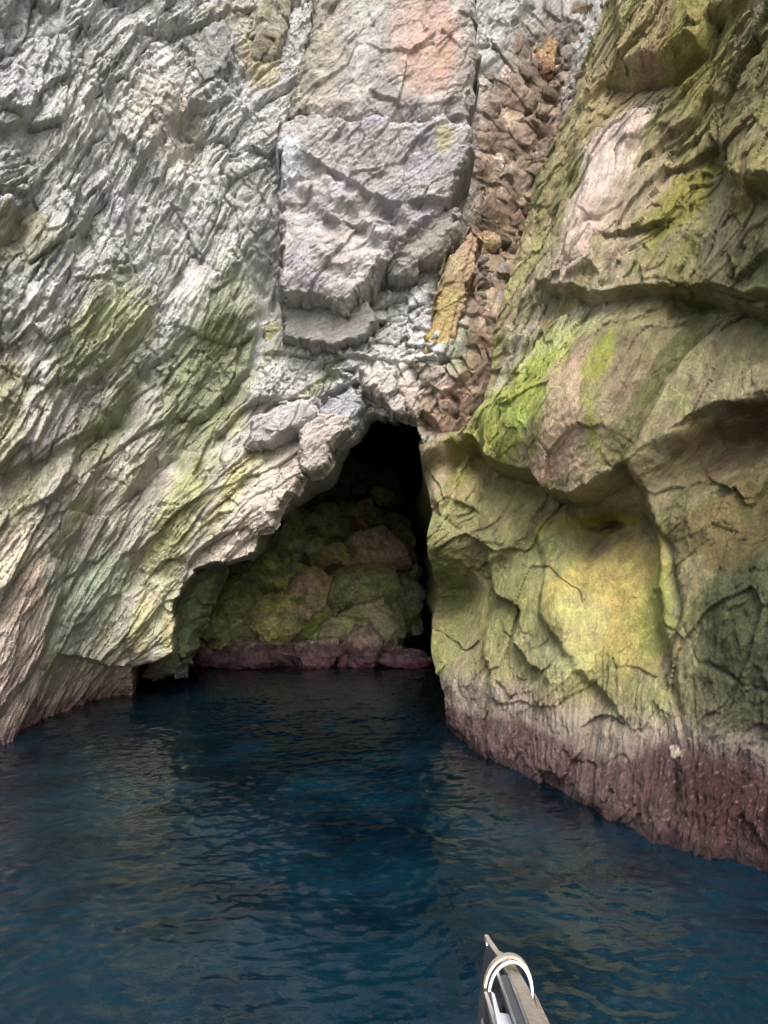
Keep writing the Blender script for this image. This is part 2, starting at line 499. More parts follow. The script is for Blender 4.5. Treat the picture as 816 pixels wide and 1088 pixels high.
# the cave behind the arch: deep at the right, shallower at the left
d, s, o = polydist(L.Sw * .6 + L.S * .4, L.Zw * .6 + L.Z * .4, L.P_(arch), True)
sd = d * s + .05 * hD + .02 * hA
thd = np.degrees(-L.S / 10)
deep = 11 + 14 * sstep(98, 82, thd)
L.back += deep * np.where(sd > 0, 1 - np.exp(-np.maximum(sd, 0) / .45), 0) + np.clip(sd, -.25, 0) * 0 - .12 * sstep(-.35, 0, sd) * (sd < 0)
L.up = np.clip(L.back, 0, 12) * (.55 - .25 * sstep(88, 92, np.degrees(-L.S / 10))) * sstep(.8, 3.0, L.Z) * sstep(0, .5 - .42 * sstep(92, 88, np.degrees(-L.S / 10)), sd)
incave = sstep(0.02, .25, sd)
L.h *= (1 - .3 * incave)

L.brk = np.clip(.6 * hB + .5 * hE, -1, 1)
# --- colours (the rock's own, plus painted shade in the cave's right part)
print('L colour')
G1, G2, G3 = (164,166,166), (184,184,182), (138,136,130)
L.paint(np.ones(L.S.size), G1)
L.paint(sstep(-.1, .35, L.n1 + .4 * L.n2), G2, .7)
L.paint(sstep(.0, .4, fbm(pb / (.5, 2, 2.4), 4, 71)), (126,127,120), .6)
L.paint(sstep(.1, .5, fbm(P0 / 1.1, 4, 72)), (178,172,186), .35)
low = sstep(300, 520, 0 * L.S + 0)
zz = L.Z
L.paint(sstep(6.5, 3.5, zz + 1.2 * L.n1), (170,164,148), .6)                     # warmer lower down
gr = sstep(.0, .35, fbm(pb / (.45, 1.6, 1.8), 4, 81))
L.paint(gr * sstep(8.5, 6.0, zz + L.n1) * sstep(.6, 1.4, zz), (138,144,104), .6)   # thin green film along the foliation
for a in [(215,410,45,80,(116,124,90),.7,-15),(245,350,25,50,(122,127,96),.6,-10),(110,455,22,50,(116,122,88),.65,-35),(30,250,25,40,(128,128,88),.5,-20),
          (185,560,22,90,(150,156,104),.6,-18),(250,520,14,50,(160,158,102),.6,-35),(120,350,30,60,(150,156,116),.5,-20),(175,130,30,40,(150,140,118),.4,0),
          (75,640,32,55,(158,172,160),.55,-15),(110,630,22,55,(160,176,156),.5,-12),(18,690,26,90,(180,158,150),.5,-8),(20,600,30,60,(184,174,152),.5,0),
          (172,650,26,50,(172,170,150),.6,0),(150,668,9,30,(170,166,122),.6,0),(182,674,8,20,(166,158,110),.6,0),(262,560,22,50,(196,184,176),.5,-30),
          (300,500,30,40,(188,180,172),.5,-30),(350,450,50,26,(176,174,180),.6,0),(255,440,14,18,(160,158,116),.4,0),(420,415,40,20,(190,180,168),.6,0),
          (255,30,30,40,(150,146,128),.6,0),(275,60,16,40,(146,136,104),.6,0),(5,440,14,60,(150,150,110),.5,0)]:
    L.spot(*a[:4], a[4], a[5], a[6])
L.paint(fis, (114,98,84), .9)
L.paint(fis * sstep(.0, .4, fbm(P0 / .4, 3, 83)), (178,158,142), .7)
L.paint(fis * sstep(.15, .45, fbm(P0 / .5, 3, 84)), (140,116,94), .5)
cellc = (vC[:, 4] - .5)[:, None] * .5 * fis[:, None] + .05 * fis[:, None]
L.col = L.col * (1 + cellc.astype(f32))
L.spot(505,400,26,60,(150,130,108),.6,-10); L.spot(540,260,22,60,(146,126,106),.5); L.spot(480,440,26,30,(172,150,136),.5)
base = sstep(.95, .15, zz + .3 * L.n1)
L.paint(base, (150,132,128), .7)
L.paint(sstep(.28, .05, zz + .1 * L.n2), (96,70,74), .8)
L.wet = (sstep(.5, .1, zz) * .8).astype(f32)
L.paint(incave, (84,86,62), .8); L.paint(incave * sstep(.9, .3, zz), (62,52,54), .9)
L.paint(incave * sstep(99, 95, thd), (60,58,50), 1)  # right of the cave painted dark to stand in for deep shade
var = (1 + .25 * L.n2 + .12 * n5)[:, None].astype(f32)
L.col = L.col * np.clip(var, .6, 1.4) * 1.03
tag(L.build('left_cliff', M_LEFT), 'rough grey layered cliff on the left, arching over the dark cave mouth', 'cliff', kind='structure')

# ================================================================== RIGHT CLIFF
ctrlR = [(473,772,11.35),(510,797,9.85),(585,831,8.35),(644,864,7.3),(699,886,6.75),(758,893,6.5),(816,913,6.1),(900,945,5.5),
 (455,690,11.9),(455,600,12.0),(447,480,12.2),(500,470,11.7),(530,300,12.0),(580,150,12.5),(640,0,12.8),(700,0,11.0),(816,0,8.2),(760,100,9.0),
 (816,250,6.9),(700,250,8.6),(660,120,10.4),(600,300,10.2),(816,400,6.5),(720,400,7.8),(600,420,9.4),(550,450,10.4),
 (560,600,9.6),(640,640,8.3),(720,640,7.4),(816,620,6.5),(520,650,10.3),(620,760,8.1),(740,780,6.9),(816,780,6.3),(900,600,5.6),(900,300,5.9),(900,0,7)]
worldR = [(4.6,3.5,0),(4.6,3.5,6),(5.6,1,0),(5.8,1,8),(7,-1.5,2),(5.5,7,14),(3.5,13.5,14),(6,6,20),(3,15,20),(7,1,18),(1.3,14,8),(1.2,13.5,2)]
R = Sheet(ctrlR, worldR, 7.0, (99, 27), (112, -38), (-0.45, 13.8), 21, 0.0125 / Q, 0.0165 / Q)
P0 = R.base_pts()
R.warp(0.13, 0.7, 33)
pb = frame(P0, B_RIGHT)
pb = pb + np.c_[fbm(pb / 2, 3, 101), fbm(pb / 2 + 17, 3, 102), fbm(pb / 2 + 41, 3, 104)] * .35
R.n1 = fbm(pb / 1.5, 4, 121)
R.n2 = fbm(pb / (.2, .7, .8), 4, 122)
R.n3 = fbm(P0 / .5, 4, 123)
print('R forms')
R.h += .15 * R.n1
# the great overhanging nose
R.bulge(560,440,70,60,.35); R.bulge(640,420,90,70,.3)
R.ledge([(500,470),(514,488),(545,497),(566,500),(574,520),(605,522),(628,512),(648,500)], 1.15, 1.3, .05, .3)
R.ledge([(600,522),(640,506),(690,470),(740,436),(780,415),(830,395),(900,370)], .95, 1.3, .45, .3)
R.ledge([(585,300),(620,306),(645,305),(700,300),(735,302),(770,312),(830,322),(900,330)], .5, .9, .05, .4)
R.ledge([(720,296),(770,300),(830,306)], .3, .2, .04)
R.ledge([(652,73),(680,74),(715,70),(745,50),(752,30)], .5, .5, .04, .15)
R.plate([(640,-40),(655,72),(700,74),(746,48),(760,-40)], .25, .1)
# fins hanging at the upper right
R.ledge([(756,150),(770,176),(778,206),(795,210),(805,196),(830,200)], .3, .5, .04)
R.ledge([(690,150),(708,128),(735,118),(748,96),(770,92)], .22, .5, .05)
R.ledge([(690,190),(700,170),(722,160),(742,150)], .2, .4, .05)
R.ledge([(700,300),(712,250),(728,214),(738,160),(760,96),(775,40)], .22, .5, .1)
R.plate([(752,148),(775,60),(800,-20),(900,-20),(900,200),(800,206),(776,196)], .25, .1)
# smooth pale facets
R.plate([(600,250),(625,165),(662,110),(680,112),(668,180),(640,235),(632,290),(600,296)], .16, .12)
R.ledge([(640,240),(660,170),(680,120)], .18, .4, .05); R.crack([(652,190),(655,150),(662,110)], .12, .05)
R.crack([(600,296),(620,240),(640,232)], .12, .05); R.crack([(640,290),(655,250),(700,130)], .1, .05)
R.ledge([(655,240),(678,235),(690,230)], .25, .4, .05)
# nose facets
R.crack([(745,320),(690,420),(655,495)], .14, .08)
R.ledge([(515,470),(530,440),(548,420),(552,410)], .14, .3, .05);

R.ledge([(735,437),(750,425),(790,420),(820,410)], .22, .5, .05)
# lower wall
R.ledge([(556,375),(534,415),(516,450),(512,494)], .55, .5, .08); R.bulge(640,645,75,80,.42); R.bulge(795,650,70,90,.38); R.bulge(745,760,60,60,.15)
R.crack([(655,545),(700,580),(721,650),(705,700),(700,725)], .2, .1); R.crack([(721,655),(745,700),(790,730),(830,740)], .07, .035)

R.ledge([(512,598),(520,630),(540,640),(546,652),(540,690),(560,705)], .45, .5, .05)
R.ledge([(512,598),(545,570),(556,540)], .2, .5, .08)

R.ledge([(560,560),(576,600),(575,650),(610,700),(640,740)], .2, .9, .14)
R.bulge(600,548,25,10,-.12)
# blocky corner by the cave mouth
R.plate([(448,470),(470,462),(478,520),(462,545),(450,530)], .18, .08); R.plate([(480,460),(500,500),(500,540),(476,530)], .2, .08)
R.crack([(450,540),(470,550),(480,560)], .15, .05); R.crack([(478,470),(474,530),(462,560)], .15, .06)
R.crack([(505,500),(500,560),(490,640)], .15, .1)
R.bulge(520,500,30,18,-.25)
# left rim groove
R.ledge([(502,440),(520,370),(545,280),(580,200),(615,90)], .15, .4, .08)
R.crack([(525,430),(545,340),(575,250),(600,190)], .2, .12)
R.plate([(690,328),(748,322),(702,420),(657,500),(638,497),(664,420)], -.09, .06)
R.ledge([(640,497),(664,425),(690,330)], .1, .5, .05)
print('R relief')
upf = sstep(3.6, 5.2, R.Z + .5 * R.n1)        # shaggier above, smoother below
sm = np.clip(R.gauss(630,420,90,75) + R.gauss(650,640,80,80) + R.gauss(640,200,40,80) + .8 * R.gauss(790,640,80,90) + R.gauss(730,380,90,60), 0, 1)
hA, vA = facets(pb / (.35, 1.2, 1.4), 15, .9)
hB, vB = facets((pb + .05 * np.c_[R.n2, R.n3, R.n2]) / (.12, .5, .55), 16, 1.0, .2)
hE, vE = facets((pb + .012 * np.c_[R.n2, R.n3, R.n2]) / (.05, .24, .40), 17, 1.0, .3)
R.h += .10 * (hA - .4 * vA[:, 6]) * (1 - .6 * sm) + .055 * (hB - .6 * vB[:, 6]) * (1 - .75 * sm) * (.6 + .7 * upf) + .026 * (hE - .6 * vE[:, 6]) * (1 - .7 * sm) * (.6 + .7 * upf)
n4 = fbm(pb / (.06, .3, .38), 4, 131, .55, True)
R.h += .032 * n4 * (1 - .6 * sm) + .03 * fbm(P0 / .4, 4, 137) + .012 * fbm(pb / (.035, .12, .14), 3, 141, .6) * (1 - .4 * sm)
R.h += .02 * np.abs(fbm(P0 / (.18, .18, .12), 3, 143)) * 1.5
# runnels worn by the swell above the waterline
fl_s = R.S + .12 * R.Z + .08 * fbm(np.c_[R.S, R.Z, 0 * R.S] / .6, 3, 151)
fl = fbm(np.c_[fl_s / .09, R.Z / .9, 0 * R.S], 3, 152, .5, True)
flm = sstep(1.75, 1.0, R.Z + .35 * R.n3) * sstep(.0, .35, R.Z) 
R.h += .045 * (fl - .3) * flm * (.45 + .9 * sstep(-.3, .3, R.n1)) * (1 - .5 * R.gauss(790,760,70,60))
# thick crust at the waterline
cr = sstep(.62, .3, R.Z - .25 * R.gauss(760,840,80,80) + .15 * R.n3)
R.h += .05 * cr + .022 * fbm(P0 / .07, 3, 155) * cr
# turn the corner into the cave / behind the rubble
edge = [(760,-260),(700,-120),(640,0),(600,110),(568,190),(536,300),(512,420),(486,455),(462,462),(448,472),(446,500),(453,545),(455,600),(456,660),(458,700),(470,742),(473,775),(476,860)]
d, s, o = polydist(.5 * R.S + .5 * R.Sw, .5 * R.Z + .5 * R.Zw, R.P_(edge))
sd = d * s
R.back += np.where(sd > 0, np.minimum(18, (np.maximum(sd, 0) * 14) ** 1.15), 0) + .12 * sstep(-.25, .0, sd) ** 2
R.brk = np.clip(.6 * hB + .5 * hE, -1, 1)
print('R colour')
zz = R.Z
R.paint(np.ones(R.S.size), (156,146,102))
R.paint(sstep(-.1, .3, R.n1 + .5 * R.n2), (140,138,80), .7)
R.paint(sstep(.0, .4, fbm(pb / (.4, 1.8, 2.0), 4, 171)), (178,162,128), .7)
R.paint(sstep(.1, .45, fbm(pb / (.3, 1.5, 1.6), 4, 172)), (104,100,58), .6)
R.paint(sstep(.05, .4, fbm(P0 / .8, 4, 173)), (150,158,70), .45)
for a in [(640,190,22,60,(222,204,190),.95,-14),(655,140,18,30,(206,186,170),.8,0),(612,260,16,40,(206,184,164),.8,-14),(620,320,30,16,(206,196,168),.7,0),
          (560,330,16,70,(176,166,140),.6,-20),(545,380,16,40,(186,178,160),.7,-20),(590,130,16,60,(150,140,104),.6,-20),
          (545,440,40,40,(158,172,66),.9,0),(575,400,26,50,(168,182,70),.9,0),(590,350,40,18,(170,178,112),.7,0),(610,440,28,55,(188,162,132),.9,0),
          (642,390,12,45,(140,146,44),.9,0),(640,460,8,30,(146,148,56),.7,0),(670,420,26,60,(160,142,112),.8,-12),(690,360,30,40,(132,122,84),.6,-12),
          (705,370,15,60,(96,100,48),.8,-24),(672,450,14,44,(104,108,56),.7,-24),(770,360,40,30,(138,132,84),.6,0),(780,440,36,22,(92,62,40),.8,0),(740,480,50,30,(128,102,62),.6,0),
          (585,500,24,14,(196,168,140),.8,0),(600,550,45,16,(190,164,56),.9,5),(615,552,20,8,(92,52,34),.9,0),(575,600,30,60,(168,172,96),.7,-10),
          (640,640,60,64,(188,170,84),.9,0),(812,600,34,120,(92,90,56),.7,0),(800,480,40,30,(110,96,58),.6,0),(690,650,22,50,(160,166,66),.7,0),(610,670,26,40,(178,180,112),.6,0),(800,650,46,70,(80,90,58),.9,0),(770,560,50,40,(112,100,60),.6,0),(805,740,34,60,(66,72,52),.9,0),(770,700,30,40,(92,94,62),.7,0),  # gold patch is painted-in glow; far-right algae darkened to paint in shade
          (760,560,60,40,(118,104,58),.7,0),(770,760,50,50,(84,84,58),.75,0),(700,40,40,36,(168,150,98),.7,0),(670,230,24,60,(186,168,138),.7,-14),(690,290,40,14,(172,160,118),.7,0),(740,120,16,50,(164,150,96),.6,-14),(735,40,14,50,(134,134,40),.6,0),
          (700,62,30,8,(150,116,84),.6,0),(735,260,26,40,(134,132,60),.7,0),(715,205,22,40,(150,146,44),.8,-15),(752,250,20,40,(170,156,122),.7,0),
          (760,30,30,50,(150,142,70),.6,0),(800,110,30,50,(132,122,72),.6,0),(800,200,30,26,(150,140,60),.6,0),(780,270,40,20,(104,98,62),.7,0),
          (490,500,16,40,(158,152,80),.7,0),(460,490,12,40,(164,146,120),.8,0),(480,620,16,80,(140,146,78),.7,0),(500,570,30,50,(138,134,88),.7,0),
          (530,620,26,60,(156,160,94),.6,0),(560,700,40,30,(158,160,104),.6,0),(545,200,10,60,(96,92,52),.6,-18)]:
    R.spot(*a[:4], a[4], a[5], a[6])
# stained band above the sea, coralline crust at the waterline
hb = R.Z - .45 * R.gauss(740,850,100,80) - .3 * R.gauss(560,800,60,60)
b1 = sstep(1.15, .55, hb + .25 * R.n2 + .12 * fl * flm)
R.paint(b1, (150,134,122), .75)
R.paint(b1 * sstep(.25, -.1, fl), (104,84,82), .5)
R.paint(b1 * sstep(.3, .6, fl), (176,162,154), .4)
b2 = sstep(.75, .35, hb + .18 * R.n3 + .1 * R.n2)
R.paint(b2 * (.32 + .68 * sstep(.05, .6, R.gauss(770,850,110,110) + sstep(.4, .15, hb))), (94,70,71), .9)
R.paint(b2 * R.gauss(775,850,120,80), (72,42,42), .9)
sp = sstep(.3, .42, fbm(P0 / .032, 2, 181)) * b2 * sstep(.62, .4, hb + .3 * R.n3)
R.paint(sp, (176,156,150), .4)
R.paint(sstep(.16, .05, R.Z + .08 * R.n3), (52,40,42), .75)
bw = sstep(.35, .6, R.gauss(716,798,9,8,0,False) + .35 * fbm(P0 / .06, 2, 183)); R.paint(bw, (226,206,180), .95)
R.wet = (sstep(.55, .15, hb + .1 * R.n3) * .75).astype(f32)
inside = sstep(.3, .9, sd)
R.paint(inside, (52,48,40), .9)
R.col = R.col * np.clip(1 + .22 * R.n2 + .1 * n4, .6, 1.4)[:, None].astype(f32)
lum = R.col @ np.array([.3, .55, .15], f32)
R.col = (R.col * .84 + lum[:, None] * .16) * 1.0
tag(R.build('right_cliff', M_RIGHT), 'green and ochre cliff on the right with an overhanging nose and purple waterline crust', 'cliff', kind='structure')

# ================================================================== SEPARATE SLABS AND BLOCKS
class Block(Surf):
    """a slab of rock of its own: traced front outline at its true distance, real thickness, closed at the back"""
    def __init__(self, outline, y0, T, yaw=0.0, ds=0.016, seed=0, wamp=.06, bed=B_LEFT, rnd=.25, tiltz=0.0, chip=1.0):
        self.y0 = y0; self.T = T
        pts = np.array([at(px, py, y0) for px, py in outline])
        self.c = pts.mean(0)
        self.ty = math.tan(math.radians(yaw)); self.tz = tiltz
        self.pts = [self.w(*q) for q in outline]
        p = np.array(self.pts); m = .15
        ds = ds / Q
        s = np.arange(p[:, 0].min() - m, p[:, 0].max() + m, ds); z = np.arange(p[:, 1].min() - m, p[:, 1].max() + m, ds)
        self.nr, self.nc = len(z), len(s)
        S, Z = np.meshgrid(s, z); self.S = S.ravel(); self.Z = Z.ravel()
        self.begin(); self.warp(wamp, .5, seed + 200)
        self.nl = np.clip(.7 + 1.7 * fbm(np.c_[self.S, self.Z, .3 + 0 * self.S] / .5, 2, seed + 40), .15, 1.35)
        P0 = self.base(); self.P0 = P0
        pb = frame(P0, bed)
        self.pb = pb + np.c_[fbm(pb / 1.2, 3, seed + 201), fbm(pb / 1.2 + 9, 3, seed + 202), fbm(pb / 1.2 + 5, 3, seed + 203)] * .2
        self.n1 = fbm(self.pb / .9, 4, seed + 204); self.n2 = fbm(self.pb / (.16, .5, .6), 4, seed + 205); self.n3 = fbm(P0 / .35, 4, seed + 206)
        d, sg, o = polydist(self.Sw, self.Zw, self.pts, True)
        hc, _ = facets(P0 / .22, seed % 30 + 2, 1.2); hc2, _ = facets(P0 / .09, seed % 30 + 5, 1.2)
        self.sd = d * sg + chip * (.055 * hc + .022 * hc2)
        self.rnd = rnd
    def base(self):
        return np.c_[self.S, self.y0 + (self.S - self.c[0]) * self.ty + (self.Z - self.c[2]) * self.tz, self.Z]
    def w(self, px, py):
        y = self.y0
        for _ in range(6):
            p = at(px, py, y); y = self.y0 + (p[0] - self.c[0]) * self.ty + (p[2] - self.c[2]) * self.tz
        return (p[0], p[2])
    def relief(self, a=1.0, seed=0, scale=1.0):
        hA, v = facets(self.pb / (.3 * scale, .8 * scale, .9 * scale), seed + 3, 1.0)
        hB, v = facets(self.pb / (.1 * scale, .3 * scale, .34 * scale), seed + 4, 1.0, .2)
        self.h += a * (.07 * hA + .035 * hB + .03 * fbm(self.pb / (.05, .2, .26), 4, seed + 5, .55, True) + .03 * fbm(self.P0 / .25, 4, seed + 6) + .01 * fbm(self.P0 / .04, 3, seed + 7))
        self.col = self.col * np.clip(1 + .2 * self.n2 + .12 * self.n3, .6, 1.4)[:, None].astype(f32)
    def build(self, name, mat, parent=None):
        sd = self.sd
        prof = np.clip(sd / self.rnd, 0, 1); prof = .5 * prof + .5 * np.sqrt(1 - (1 - prof) ** 2)
        dep = np.where(sd > 0, self.T * .7 + prof * self.T * .3 + self.h * np.clip(prof * 1.5, 0, 1), 0)
        F = self.base(); F[:, 1] -= dep
        Bk = self.base(); Bk[:, 1] += .02
        q = grid_faces(self.nr, self.nc)
        keep = (sd[q] > -.03).any(1)
        q = q[keep]
        n = len(F)
        Pn = np.r_[F, Bk]; qq = np.r_[q, q[:, ::-1] + n]
        used = np.unique(qq); mp = np.full(2 * n, -1); mp[used] = np.arange(len(used))
        col = np.r_[self.col, self.col][used]; wet = np.r_[self.wet, self.wet][used]
        return mesh_obj(name, Pn[used], mp[qq], mat, col, wet, parent=parent)

print('blocks')
# upper block of the hanging mass: smooth, with the pink scar
b = Block([(345,-60),(500,-60),(500,20),(503,100),(492,170),(462,172),(420,168),(380,170),(330,166),(306,172),(316,130),(336,60)], 13.9, 1.2, yaw=0, seed=1, wamp=.05, rnd=.35)
b.paint(np.ones(b.S.size), (163,161,158)); b.paint(sstep(-.05, .3, b.n1), (146,145,144), .7); b.paint(sstep(.0, .35, b.n2), (180,177,173), .5)
b.spot(335,110,28,40,(156,152,136),.6); b.spot(350,50,26,40,(146,144,128),.5); b.spot(385,80,10,60,(186,184,182),.6); b.spot(395,30,26,36,(158,168,160),.6)

sk_ = fbm(np.c_[b.S / .07, b.Z / .9, 0 * b.S + .3], 4, 311); sk2 = fbm(np.c_[b.S / .16, b.Z / 1.4, 0 * b.S + .7], 3, 312)
gs_ = np.minimum(1, 1.5 * b.gauss(450,88,36,58)); b.paint(sstep(.25, .75, gs_ + .5 * sk2) * gs_, (182,158,148), .7)
b.paint(sstep(.3, .7, b.gauss(452,100,30,48) + .7 * sk_) * gs_, (180,156,146), .5); b.paint(sstep(.35, .7, b.gauss(468,100,12,48) + .6 * sk_) * gs_, (176,146,126), .4)
b.paint(sstep(.1, .4, sk2 + .2 * sk_) * b.gauss(400,90,40,90), (186,186,186), .5)
b.spot(415,30,50,20,(168,160,150),.6)
b.ledge([(300,168),(330,158),(372,160),(420,166),(462,160),(500,152)], .25, .4, .05)
b.crack([(372,25),(385,40),(400,80),(410,130)], .08, .05); b.crack([(498,20),(500,60),(500,130)], .1, .05); b.crack([(350,60),(374,40),(388,20)], .08, .04)
b.ledge([(306,140),(340,120),(352,100),(350,60)], .1, .4, .06); b.ledge([(400,142),(432,152),(462,150),(490,140)], .12, .3, .05)
b.plate([(412,40),(495,35),(490,140),(440,146),(412,110)], -.08, .1)
b.crack([(370,75),(372,130)], .05, .05)
b.relief(.9, 30, 2.2); b.relief(.35, 37, .8); b.col = b.col * .80 * np.array([1, .99, .99], f32)
tag(b.build('rock_block', M_BLOCK), 'smooth upper block of the hanging mass with a large pinkish orange scar', 'rock block')

# lower grey block with the pointed underside
b = Block([(300,190),(304,172),(322,158),(345,157),(362,166),(385,172),(405,169),(422,177),(446,170),(464,165),(480,172),(492,176),(494,200),(478,235),(470,250),(462,262),(440,275),(412,300),(392,330),(374,354),(350,347),(318,344),(304,340),(306,290),(304,240)], 13.75, 1.3, yaw=-4, seed=2, wamp=.05, rnd=.13)
b.paint(np.ones(b.S.size), (165,164,164)); b.paint(sstep(-.05, .3, b.n1), (178,176,174), .7); b.paint(sstep(.05, .35, b.n2), (146,145,146), .6); b.paint(sstep(.1, .4, fbm(b.P0 / .5, 3, 7)), (172,168,184), .5)
b.spot(315,210,16,22,(190,196,206),.8); b.spot(466,190,8,14,(166,158,112),.6); b.spot(370,310,24,40,(180,176,172),.5)
b.bulge(400,185,70,28,.22); b.bulge(315,205,16,26,.15)
b.ledge([(318,226),(345,214),(352,195),(362,185)], .12, .5, .05); b.ledge([(348,212),(385,232),(410,248),(432,248),(452,246),(478,242)], .34, 1.1, .06)
b.ledge([(358,262),(385,265),(414,262)], .14, .7, .04); b.bulge(345,315,45,34,.3)
b.ledge([(414,262),(395,305),(374,345)], .12, .8, .08)
b.ledge([(303,330),(320,338),(345,343),(372,350)], .1, .2, .04)
b.relief(1.5, 40, 2.4); b.relief(.45, 47, .8); b.col = b.col * .80 * np.array([1, .99, 1.0], f32)
tag(b.build('rock_block', M_BLOCK), 'grey block with a jagged pointed underside hanging over the cave arch', 'rock block')

# shaded facet tucked under its right side
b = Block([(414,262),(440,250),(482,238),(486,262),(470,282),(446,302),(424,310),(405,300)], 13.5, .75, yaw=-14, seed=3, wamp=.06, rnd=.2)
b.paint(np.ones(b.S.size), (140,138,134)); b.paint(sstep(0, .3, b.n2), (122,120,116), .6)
b.relief(.8, 50, .8); tag(b.build('rock_block', M_BLOCK), 'dark grey wedge of rock tucked below right shoulder of the pointed block', 'rock block')
# thin plate below, its grey darkened to paint in the block's shadow
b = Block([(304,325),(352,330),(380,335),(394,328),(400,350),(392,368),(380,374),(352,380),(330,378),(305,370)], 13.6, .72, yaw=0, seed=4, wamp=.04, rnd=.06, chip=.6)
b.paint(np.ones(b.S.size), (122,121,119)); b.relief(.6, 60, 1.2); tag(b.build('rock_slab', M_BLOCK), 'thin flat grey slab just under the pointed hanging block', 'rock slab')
# yellow stained slab leaning in the rubble
b = Block([(496,254),(508,262),(504,290),(492,330),(484,360),(472,386),(446,388),(450,368),(462,330),(466,300),(476,280)], 13.1, .5, yaw=6, seed=5, wamp=.05, rnd=.05)
b.paint(np.ones(b.S.size), (172,154,126)); b.plate([(496,250),(500,262),(484,330),(470,392),(440,392),(452,340)], .06, .03); b.spot(466,350,14,44,(172,154,104),.75,-16); b.spot(498,275,10,24,(166,144,120),.7); b.spot(480,375,10,14,(190,164,120),.7)
b.ledge([(462,335),(478,330),(492,322)], .08, .2, .04); b.relief(.7, 70, .7)
tag(b.build('rock_slab', M_STONE), 'leaning rock slab stained mustard yellow below the rubble seam', 'rock slab')
# green sloping slab behind the left lip, foot in the water
b = Block([(196,612),(215,596),(236,592),(238,610),(226,640),(214,670),(204,694),(196,716),(160,716),(168,690),(182,660)], 15.6, .9, yaw=-20, seed=6, wamp=.06, rnd=.3)
b.paint(np.ones(b.S.size), (110,126,92)); b.paint(sstep(0, .3, b.n2), (132,148,110), .7); b.paint(sstep(.9, .3, b.Z), (98,84,86), .85); b.relief(.7, 80, .8)
tag(b.build('rock_slab', M_STONE), 'smooth pale green slab sloping into the water at the left of the cave', 'rock slab')
# blocky knobs at the arch
for k, (o, c, lab, T, Y) in enumerate([
    ([(384,400),(420,402),(424,424),(412,436),(392,424)], (186,182,178), 'pale angular block at the very top of the arch', .5, 13.0),
    ([(408,428),(424,422),(434,430),(430,446),(416,446)], (182,176,172), 'small pale pointed stone hanging from the arch crown', .45, 13.0),
    ([(440,392),(470,396),(468,414),(444,416)], (160,152,142), 'squared brown grey block under the yellow slab', .4, 13.0),
    ([(318,462),(340,448),(372,446),(378,464),(354,478),(351,500),(340,508),(322,506)], (180,172,168), 'pinkish grey hanging block stepping down at left edge of the arch', .6, 13.1),
    ([(340,446),(352,428),(384,424),(390,438),(382,460),(362,468)], (160,162,168), 'bluish grey slab in the arch just above the pinkish hanging block', .6, 13.3),
    ([(272,452),(300,434),(338,428),(344,446),(318,462),(290,478),(268,480)], (172,170,170), 'broad grey slab set back under the ledge left of the arch', .45, 13.25),
    ([(424,418),(440,420),(447,440),(442,452),(430,446)], (170,160,152), 'small tan stone at the right shoulder of the arch', .4, 12.95),
    ([(286,536),(300,508),(322,498),(326,510),(306,536),(290,560),(278,566)], (186,178,170), 'narrow pale slab along the sloping lip of the cave', .4, 12.95)]):
    b = Block(o, Y, T + .15, seed=7 + k, wamp=.06, rnd=.09, ds=.013, chip=.7)
    b.paint(np.ones(b.S.size), c); b.relief(.9, 90 + k, .8); b.col = b.col * .8; tag(b.build('rock_block', M_BLOCK), lab, 'rock block')

# ------------------------------------------------------------------ rounded / angular boulders
def cube_sphere(n):
    t = np.tan(np.linspace(-1, 1, n) * math.pi / 4)
    A, Bv = np.meshgrid(t, t); o = np.ones_like(A)
    V = []; F = []; k = 0
    for f in ((A, Bv, o), (-A, Bv, -o), (o, A, Bv), (-o, -A, Bv), (Bv, o, A), (Bv, -o, -A)):
        v = np.stack([x.ravel() for x in f], -1); V.append(v / np.linalg.norm(v, axis=1)[:, None])
        F.append(grid_faces(n, n) + k); k += n * n
    V = np.concatenate(V); F = np.concatenate(F)
    key = np.round(V * 1e5).astype(np.int64)
    _, first, inv = np.unique(key, axis=0, return_index=True, return_inverse=True)
    return V[first], inv.ravel()[F]

def boulder_geo(seed, axes, n, nplanes=11, round_=12, rough=1.0):
    """faceted stone: soft minimum of random planes, then weathered; returns local points, faces, unit dirs"""
    rs = np.random.RandomState(seed)
    D, F = cube_sphere(n)
    N = rs.normal(size=(nplanes, 3)); N /= np.linalg.norm(N, axis=1)[:, None]
    dk = rs.uniform(.55, 1.0, nplanes)
    dots = np.maximum(D @ N.T, .08) / dk
    r = 1.0 / (np.sum(np.r_['1', dots, np.full((len(D), 1), .95)] ** round_, axis=1) ** (1.0 / round_))
    P = D * r[:, None] * np.array(axes)
    sc = float(np.mean(axes)); off = rs.rand(3) * 50
    h, _ = facets(P / sc / .5 + off, seed % 40, 1.0, .15)
    d = .10 * h + .10 * fbm(P / sc / .8 + off, 4, seed % 30) + .07 * fbm(P / sc / .2 + off, 4, seed % 20, .6)
    P = P + D * (d * sc * rough)[:, None]
    return P, F, D, fbm(P / sc / .5 + off + 7, 4, 5)

def rotm(ax, ay, az):
    cx, sx, cy, sy, cz, sz = [f(math.radians(v)) for v in (ax, ay, az) for f in (math.cos, math.sin)]
    return np.array([[cz, -sz, 0], [sz, cz, 0], [0, 0, 1]]) @ np.array([[cy, 0, sy], [0, 1, 0], [-sy, 0, cy]]) @ np.array([[1, 0, 0], [0, cx, -sx], [0, sx, cx]])

